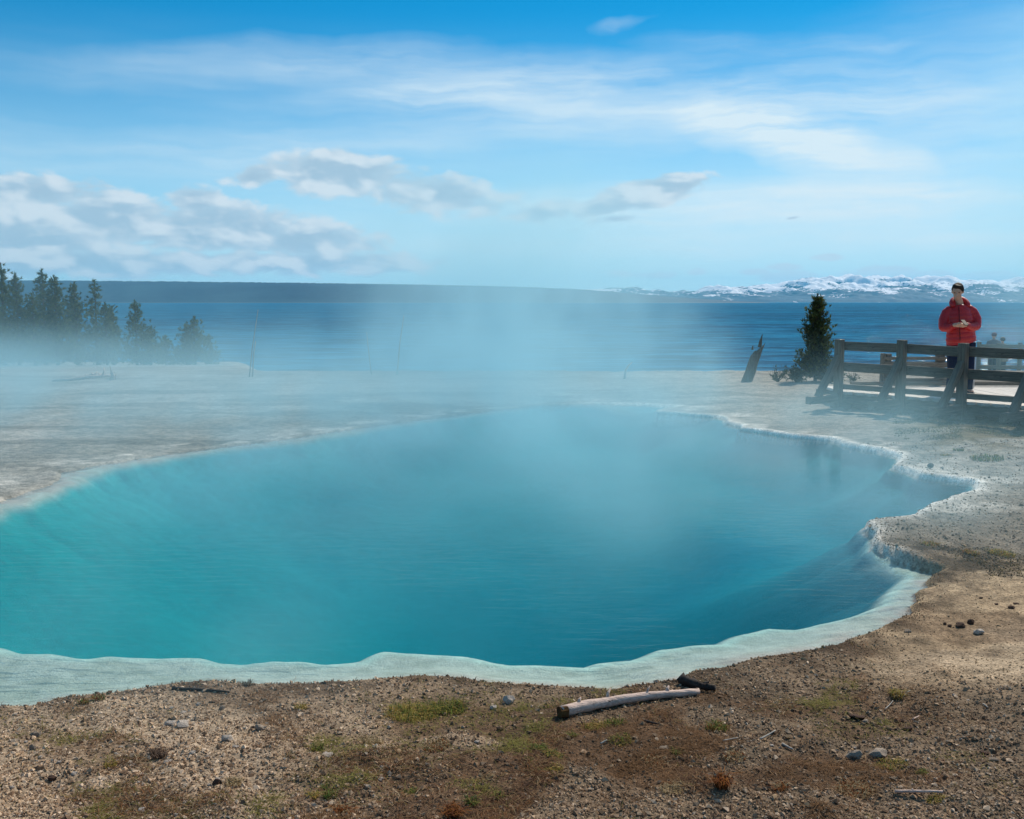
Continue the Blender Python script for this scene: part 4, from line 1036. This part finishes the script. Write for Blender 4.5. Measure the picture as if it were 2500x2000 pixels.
# far railing by the lake
fr0 = empty('shore_railing', (X_at(2300, 36), 36, gz(X_at(2300, 36), 36)), 0, label='faint railing down by the lake shore, veiled in steam', cat='railing')
bpy.context.view_layer.update()
for px in (2388, 2437, 2488, 2540, 2595):
    xx = X_at(px, 36); g_ = gz(xx, 36)
    board('post', (xx, 36, g_-.2), (xx, 36, g_+1.15), .12, .12, M_wood, fr0, .01, up=Vector((0, 1, 0)))
xx0, xx1 = X_at(2385, 36), X_at(2640, 36); g0 = gz(X_at(2440, 36), 36)
for zz_ in (1.05, .68, .32): board('rail', (xx0, 35.92, g0+zz_), (xx1, 35.92, g0+zz_-.03), .05, .13, M_wood, fr0)

# ------------------------------------------------------------------ people
M_skin = simple('skin', (0.66, 0.38, 0.27), 0.6, 0.3, 30, 0.12)
M_hair = simple('dark_hair', (0.02, 0.014, 0.01), 0.7, 0.3, 60, 0.4, 0.002)
M_red = simple('red_nylon', (0.54, 0.016, 0.02), 0.42, 0.5, 40, 0.15)
M_navy = simple('navy_cloth', (0.012, 0.022, 0.055), 0.8, 0.2, 60, 0.3)
M_strp = simple('white_stripe', (0.6, 0.62, 0.66), 0.7, 0.2, 60, 0.1)
M_blk = simple('black_plastic', (0.01, 0.01, 0.012), 0.55, 0.15, 20, 0.2)
M_shoe = simple('dark_shoe', (0.03, 0.035, 0.05), 0.7, 0.3, 30, 0.3)
M_coat = simple('grey_coat', (0.16, 0.16, 0.19), 0.8, 0.2, 30, 0.2)
M_coat2 = simple('tan_coat', (0.24, 0.2, 0.15), 0.8, 0.2, 30, 0.2)
def fuse(o, vox=0.012, smooth=2):
    m = o.modifiers.new('fuse', 'REMESH'); m.mode = 'VOXEL'; m.voxel_size = vox; m.use_smooth_shade = True
    if smooth:
        s = o.modifiers.new('soft', 'SMOOTH'); s.iterations = smooth; s.factor = 0.5
    return o
def hand(mb, wrist, direction, palm_n, s=1.0, curl=0.9, thumb_side=1):
    d = Vector(direction).normalized(); n_ = Vector(palm_n).normalized(); n_ = (n_-d*n_.dot(d)).normalized(); sd_v = d.cross(n_)*thumb_side; w = Vector(wrist)
    mb.tube([w, w+d*.03*s, w+d*.085*s], [(.024*s, .030*s), (.020*s, .040*s), (.015*s, .040*s)], 8)
    for k, (off, ln) in enumerate(((.030, .072), (.010, .080), (-.010, .075), (-.030, .058))):
        b_ = w+d*.075*s+sd_v*off*s; p_ = [b_]; dd_ = d.copy()
        for j in range(3):
            ang = curl*(j+.4)/3; dd_ = (d*math.cos(ang)+n_*math.sin(ang)).normalized(); p_.append(p_[-1]+dd_*ln*s/3)
        mb.tube(p_, [.0095*s, .009*s, .0082*s, .006*s], 6)
    b_ = w+d*.02*s+sd_v*.03*s
    mb.tube([b_, b_+(sd_v*.7+d*.6).normalized()*.04*s, b_+(sd_v*.7+d*.6).normalized()*.04*s+(d+n_*.6).normalized()*.032*s], [.013*s, .011*s, .008*s], 6)
def head(mb, c, face, s=1.0):
    """c: centre of the skull; face: facing unit vector"""
    f = Vector(face).normalized(); yv = -f; xv = Vector((0, 0, 1)).cross(f).normalized(); zv = f.cross(xv)
    M_ = Matrix((xv, f, zv)).transposed()
    def L(x_, y_, z_): return Vector(c)+M_ @ Vector((x_, y_, z_))*s
    mb.ell(L(0, -.008, .02), (.076*s, .096*s, .098*s), M=M_); mb.ell(L(0, .018, -.045), (.058*s, .072*s, .070*s), M=M_)
    mb.ell(L(0, .055, -.090), (.028*s, .026*s, .022*s), 10, 6, M=M_)
    mb.tube([L(0, .088, .012), L(0, .104, -.012), L(0, .112, -.028)], [.009*s, .012*s, .014*s], 6)
    mb.ell(L(0, .086, -.060), (.026*s, .012*s, .009*s), 10, 6, M=M_)
    for sx in (-1, 1):
        mb.ell(L(sx*.080, -.005, -.005), (.010*s, .020*s, .032*s), 8, 6, M=M_)
        mb.ell(L(sx*.035, .078, .030), (.024*s, .014*s, .008*s), 8, 6, M=M_)
    return L
pf = Vector((X_at(2343, 17.35), 17.35, DZ))
pers = Vector(pf)
def PX(px, py, dd=0.0):   # local coordinates of a picture point at the person's distance
    return atd(px, py, 17.35+dd)-pf
face = (Vector((-0.55, -1, -0.42))).normalized()
body = MB(); hc = PX(2338, 712, -.03)
L = head(body, hc, face, 1.10)
neck = PX(2343, 742, .03); chest = PX(2342, 780, .03); pel = PX(2346, 845, .04)
body.tube([hc+Vector((0, .02, -.05)), neck, neck+Vector((0, .01, -.12))], [.062, .062, .075], 10)
body.tube([neck+Vector((0, 0, -.04)), chest, PX(2345, 815, .03), pel], [(.09, .07), (.17, .11), (.16, .11), (.18, .12)], 14)
shL = PX(2303, 758, .03); shR = PX(2381, 762, .03)
elL = PX(2299, 796, -.04); elR = PX(2384, 798, -.04)
wrL = PX(2334, 792, -.30); wrR = PX(2352, 792, -.30)
body.tube([PX(2322, 764, .03), PX(2307, 780, .02), PX(2305, 797, -.05), PX(2317, 800, -.16), wrL], [.05, .048, .044, .038, .030], 8); body.tube([PX(2364, 764, .03), PX(2379, 780, .02), PX(2380, 796, -.05), PX(2370, 799, -.16), wrR], [.05, .048, .044, .038, .030], 8)
hand(body, wrL+Vector((-.01, 0, -.01)), Vector((.85, -.25, .0)), Vector((.2, .2, 1)), 1.05, 1.1, 1)
hand(body, wrR+Vector((.02, 0, -.02)), Vector((-.75, -.35, .10)), Vector((0, .2, 1)), 1.05, 1.1, -1)
hipL, hipR = PX(2328, 850, .04), PX(2364, 850, .04); knL, knR = PX(2326, 905, .0), PX(2366, 905, .0); anL, anR = PX(2320, 948, .04), PX(2364, 948, .04)
for h_, k_, a_ in ((hipL, knL, anL), (hipR, knR, anR)):
    body.tube([h_, k_, a_, a_+Vector((0, 0, -.03))], [.088, .058, .04, .04], 10); body.tube([a_+Vector((0, .05, -.03)), a_+Vector((0, -.16, -.04))], [(.038, .03), (.035, .02)], 8)
person = fuse(body.build('person', M_skin, None, True, loc=pf), 0.011, 1)
tag(person, 'person in a red puffer jacket and navy track pants holding a phone', 'person')
# hair
hr = MB(); 
hr.ell(L(0, -.022, .045), (.084*1.1, .098*1.1, .090*1.1)); hr.ell(L(0, .045, .092), (.070*1.1, .05*1.1, .030*1.1), 10, 6); hr.ell(L(-.03, .03, .105), (.05, .05, .03), 8, 6)
for sx in (-1, 1): hr.ell(L(sx*.070, -.01, .03), (.016*1.1, .04*1.1, .05*1.1), 8, 6)
fuse(hr.build('hair', M_hair, person, True), .01, 1)
for sx in (-1, 1): MB().ell(L(sx*.033, .088, .012), (.014, .006, .007), 8, 5).build('eye', M_blk, person, True)
# jacket with quilted rolls
def puff_tube(mb, pts, rad, n=16, roll=0.055, amp=0.055, res=0.011):
    P_ = [Vector(p) for p in pts]; ls = [0]
    for i in range(1, len(P_)): ls.append(ls[-1]+(P_[i]-P_[i-1]).length)
    tot = ls[-1]; m_ = max(4, int(tot/res)); q, rr = [], []
    # catmull-like smoothing through dense linear + averaging
    for k in range(m_+1):
        s = tot*k/m_; i = max(j for j in range(len(ls)) if ls[j] <= s+1e-9); i = min(i, len(P_)-2); f = (s-ls[i])/(ls[i+1]-ls[i])
        q.append(P_[i].lerp(P_[i+1], f)); a_, b_ = rad[i], rad[i+1]
        a_ = (a_, a_) if not hasattr(a_, '__len__') else a_; b_ = (b_, b_) if not hasattr(b_, '__len__') else b_
        pu = 1+amp*(abs(math.sin(math.pi*s/roll))**0.7-.6)
        rr.append(((a_[0]+(b_[0]-a_[0])*f)*pu, (a_[1]+(b_[1]-a_[1])*f)*pu))
    for _ in range(6):
        q = [q[0]]+[(q[i-1]+q[i]*2+q[i+1])/4 for i in range(1, len(q)-1)]+[q[-1]]
        rr2 = rr
    mb.tube(q, rr, n)
jk = MB()
hem = PX(2347, 836, .03)
puff_tube(jk, [PX(2341, 745, .04), PX(2342, 757, .03), PX(2342, 775, .02), PX(2345, 805, .02), PX(2346, 825, .02), hem],
          [(.10, .10), (.18, .13), (.225, .16), (.225, .17), (.245, .18), (.245, .175)], 20, .075, .06)
puff_tube(jk, [PX(2322, 754, .04), PX(2310, 764, .04), PX(2304, 781, .01), PX(2303, 799, -.05), PX(2316, 801, -.15), PX(2330, 794, -.25)], [.07, .078, .082, .080, .068, .048], 14, .07, .07)
puff_tube(jk, [PX(2362, 752, .04), PX(2376, 762, .04), PX(2384, 780, .01), PX(2383, 796, -.05), PX(2371, 799, -.15), PX(2358, 794, -.25)], [.07, .078, .082, .080, .068, .048], 14, .07, .07)
fuse(jk.build('jacket', M_red, person, True), .011, 0)
hd = MB()   # hood lying behind the neck, open at the front
ring = []
for k in range(11):
    a_ = math.pi*(-.12+1.24*k/10); ring.append(PX(2342, 740, .04)+Vector((math.cos(a_)*.125, math.sin(a_)*.10-.03, .02+.05*math.sin(a_)-.05*(1-math.sin(a_)) )))
hd.tube(ring, [.035]+[.055]*9+[.035], 8)
fuse(hd.build('hood', M_red, person, True), .012, 2)
MB().tube([PX(2341, 748, -.10), PX(2342, 775, -.175), PX(2344, 832, -.165)], [.006]*3, 6).build('zip', M_blk, person, True)
tr_ = MB()
for h_, k_, a_, in ((hipL, knL, anL), (hipR, knR, anR)):
    tr_.tube([h_+Vector((0, 0, .10)), h_, k_, a_+Vector((0, 0, .02)), a_+Vector((0, 0, -.02))], [(.12, .12), (.115, .115), (.085, .09), (.072, .08), (.078, .085)], 14)
tr_.ell(PX(2346, 845, .04), (.185, .13, .14))
fuse(tr_.build('trousers', M_navy, person, True), .014, 2)
for off in (0, .022):
    MB().tube([hipR+Vector((.112-off, -.055-off*.6, .02)), knR+Vector((.082-off, -.05-off*.6, 0)), anR+Vector((.070-off, -.05-off*.6, 0))], [.0055]*3, 6).build('stripe', M_strp, person, True)
for a_ in (anL, anR):
    sh = MB(); sh.tube([a_+Vector((0, .06, -.075)), a_+Vector((0, -.03, -.07)), a_+Vector((0, -.17, -.085))], [(.042, .045), (.05, .045), (.045, .03)], 10)
    o = sh.build('shoe', M_shoe, person, True)
pc = (wrL+wrR)/2+Vector((.035, -.10, .03))+pf
ph_ = MB().box((0, 0, 0), (.078, .15, .009)).build('phone', M_blk, None, False, .003); ph_.location = pc; ph_.rotation_euler = (R(35), 0, R(12))
tag(ph_, 'dark phone held in both hands by the person in red', 'phone')
MB().box((0, 0, .0052), (.067, .138, .0012)).build('screen', M_blk, ph_)

def walker(px, py_head, d, coat, label, hat=None, s=1.0, seedx=0):
    q = atd(px, py_head, d); g_ = gz(q.x, d); base = Vector((q.x, d, q.z-1.62*s))
    o_ = MB(); L_ = head(o_, Vector((0, 0, 1.58*s)), (0.2, 1, 0), s)
    o_.tube([(0, 0, 1.5*s), (0, 0, 1.38*s)], [.055, .06], 8); o_.tube([(0, 0, 1.42*s), (0, 0, 1.15*s), (0, 0, .85*s)], [(.1, .08), (.17, .11), (.16, .11)], 10)
    for sx in (-1, 1):
        o_.tube([(sx*.09, 0, .88*s), (sx*.09, .02, .46*s), (sx*.09, 0, .04*s)], [.085, .055, .04], 8); o_.tube([(sx*.17, 0, 1.36*s), (sx*.24, 0, 1.1*s), (sx*.15, .16, 1.0*s)], [.05, .042, .03], 8)
        hand(o_, (sx*.15, .16, 1.0*s), (-sx*.3, .8, .1), (0, 0, 1), s, .8, sx)
    w_ = fuse(o_.build('person', M_skin, None, True, loc=base), .015, 1); tag(w_, label, 'person')
    c_ = MB(); c_.tube([(0, 0, 1.44*s), (0, 0, 1.36*s), (0, 0, 1.1*s), (0, 0, .72*s)], [(.11, .10), (.22, .14), (.23, .17), (.24, .17)], 14)
    for sx in (-1, 1): c_.tube([(sx*.17, 0, 1.37*s), (sx*.265, 0, 1.1*s), (sx*.17, .14, 1.0*s)], [.075, .07, .05], 10)
    fuse(c_.build('coat', coat, w_, True), .016, 1)
    p_ = MB()
    for sx in (-1, 1): p_.tube([(sx*.09, 0, .88*s), (sx*.09, .02, .46*s), (sx*.09, 0, .06*s)], [.105, .085, .07], 10)
    p_.build('trousers', M_navy, w_, True)
    h_ = MB(); h_.ell((0, -.01, 1.615*s), (.092, .108, .095) if hat is None else (.095, .11, .09)); h_.build('hair' if hat is None else 'hat', hat or M_hair, w_, True)
    for sx in (-1, 1): MB().tube([(sx*.09, -.06, .03), (sx*.09, .17, .03)], [(.045, .04), (.04, .03)], 8).build('shoe', M_shoe, w_, True)
M_mauve = simple('mauve_wool', (0.16, 0.07, 0.09), 0.9, 0.1, 50, 0.2)
walker(2427, 817, 39.0, M_coat, 'person in a grey coat and dark red hat by the lake, left of the two', M_mauve)
walker(2448, 828, 40.0, M_coat2, 'long haired person in a tan coat by the lake, right of the two', None, .97)
# deck the two stand on
xl = X_at(2330, 38); gl_ = atd(2427, 817, 39).z-1.62
dk = empty('shore_platform', (xl, 39, gl_), 0, label='low platform beside the lake under the two far people', cat='platform')
for k in range(30):
    MB().box((k*.3+.15, .6, -.03), (.285, 2.4, .05)).build('plank', M_plank, dk, False, 0)
for k in range(4): MB().box((k*2.8+.3, .6, -.45), (.15, 2.2, .78)).build('leg', M_wood, dk)

# ------------------------------------------------------------------ steam and haze
def volume_box(name, lo, hi, blobs, dens, nscale=0.6, ncon=1.0, step=0.6, color=(0.46, 0.80, 0.93), aniso=0.35, label=None, power=1.0, lac=0.0, vox=0.3, rate=1.5):
    """steam as a voxel grid: density = sum of soft ellipsoids (centre, radii, weight), broken up by noise"""
    o = mesh_np(name, [lo, hi], [], None)
    ng = bpy.data.node_groups.new(name, 'GeometryNodeTree'); ng.interface.new_socket('Geometry', in_out='OUTPUT', socket_type='NodeSocketGeometry')
    G = NT(ng); go = G.new('NodeGroupOutput'); pos = G.new('GeometryNodeInputPosition').outputs[0]
    acc = None
    for (c, r_, w) in blobs:
        L_ = G.vm('LENGTH', G.vm('MULTIPLY', G.vm('SUBTRACT', pos, c), tuple(1/q for q in r_)))
        g = G.m('MULTIPLY', G.m('POWER', G.m('MAXIMUM', G.m('SUBTRACT', 1.0, L_), 0.0), power), w); acc = g if acc is None else G.m('ADD', acc, g)
    nz = G.noise(G.vm('MULTIPLY', pos, (1, 1, .75)), nscale, 4, 0.6, 1.2)
    f = G.ramp(nz, 0.5-0.12/ncon, 0.5+0.16/ncon, lac, 1.15)
    vc = G.new('GeometryNodeVolumeCube'); vc.inputs['Min'].default_value = lo; vc.inputs['Max'].default_value = hi
    for i_, nm in enumerate(('Resolution X', 'Resolution Y', 'Resolution Z')): vc.inputs[nm].default_value = max(8, int((hi[i_]-lo[i_])/vox))
    G.link(G.m('MULTIPLY', G.m('MULTIPLY', acc, f), dens), vc.inputs['Density'])
    m = bpy.data.materials.new(name); m.use_nodes = True; N = NT(m.node_tree); N.n.remove(N.n['Principled BSDF'])
    v = N.new('ShaderNodeVolumePrincipled'); v.inputs['Color'].default_value = (*color, 1); v.inputs['Anisotropy'].default_value = aniso; v.inputs['Density'].default_value = 1.0
    N.link(v.outputs[0], N.n['Material Output'].inputs['Volume'])
    m.cycles.volume_step_rate = rate; m.cycles.volume_interpolation_method = 'LINEAR' if hasattr(m.cycles, 'volume_interpolation_method') else None
    sm = G.new('GeometryNodeSetMaterial'); sm.inputs['Material'].default_value = m; G.link(vc.outputs[0], sm.inputs[0]); G.link(sm.outputs[0], go.inputs[0])
    md = o.modifiers.new('steam', 'NODES'); md.node_group = ng; o.data.materials.append(m); tag(o, label, 'steam', kind='stuff')
    return o
STEAM = True
if STEAM:
    volume_box('steam', (-17, 3.6, 0.01), (9.5, 25, 5.5), [
        ((-1.8, 14, 0.2), (7.5, 8.5, 1.9), .85), ((3.5, 13, .1), (6, 7, .85), .6), ((-7, 15, 0.2), (9, 8, 1.5), .50), ((0.2, 18.5, .6), (4.0, 6, 4.6), 1.0), ((-12, 19, 0), (9, 9, 1.6), .9),
        ((-1.6, 5.2, 0.1), (1.8, 1.3, 0.8), .8), ((4.9, 15.2, 0.4), (1.7, 1.8, 1.2), 1.0), ((2.6, 8.6, 0.2), (3.6, 3, 1.1), .6), ((-13, 15, 0), (6, 9, 1.6), .9), ((-0.5, 17, .2), (6, 6, 2.4), .6)], 0.25, 0.7, 1.25,
        label='thin drifting steam hanging over the blue hot spring', vox=.3)
    volume_box('steam_plume', (-9, 25.1, -1.4), (11, 38, 10), [
        ((-1.2, 31, -1), (6.5, 6, 4.0), 1.0), ((0.2, 31.5, 1.8), (5, 6, 4.2), .9), ((1.4, 31.5, 4.2), (5.5, 6, 4), .55), ((-2.6, 31.5, 3.6), (5, 6, 4.5), .4)], 0.19, 0.7, 1.1, label='tall faint steam plume rising in the middle', lac=.12, power=1.4, vox=.4)
    volume_box('steam_bank', (-30, 25.2, -1.4), (-9.1, 50, 6), [
        ((-19, 30, -.5), (6, 6, 3.2), 1.8), ((-25, 38, -.8), (8, 10, 3.0), 1.2), ((-13, 40, -1.2), (9, 9, 2.4), .7), ((-19, 31, -.2), (14, 8, 1.5), .4), ((-20, 37, 0), (15, 10, 7), .6)], 0.085, 0.5, 0.8, label='low steam bank drifting in front of the left shore trees', lac=.2, vox=.4)
    volume_box('steam_veil', (11.1, 21.5, -1.4), (28, 36, 17), [
        ((18.8, 28.5, 4), (6.6, 8, 13), 1.0), ((18.5, 27, 1), (6, 6, 5), .5)], 0.13, 0.2, 0.8, label='high steam veil at the right edge of the view', lac=.35, vox=.5)
HAZE = True
if HAZE:
    hb = MB().box((0, 7800, 207), (36000, 20000, 426)).build('haze', None, None)
    m = bpy.data.materials.new('haze_air'); m.use_nodes = True; N = NT(m.node_tree); N.n.remove(N.n['Principled BSDF'])
    v = N.new('ShaderNodeVolumePrincipled'); v.inputs['Color'].default_value = (0.10, 0.60, 0.95, 1); v.inputs['Density'].default_value = 3.6e-5; v.inputs['Anisotropy'].default_value = 0.2
    N.link(v.outputs[0], N.n['Material Output'].inputs['Volume']); hb.data.materials.clear(); hb.data.materials.append(m); tag(hb, 'pale blue air over the lake', 'haze', kind='stuff')
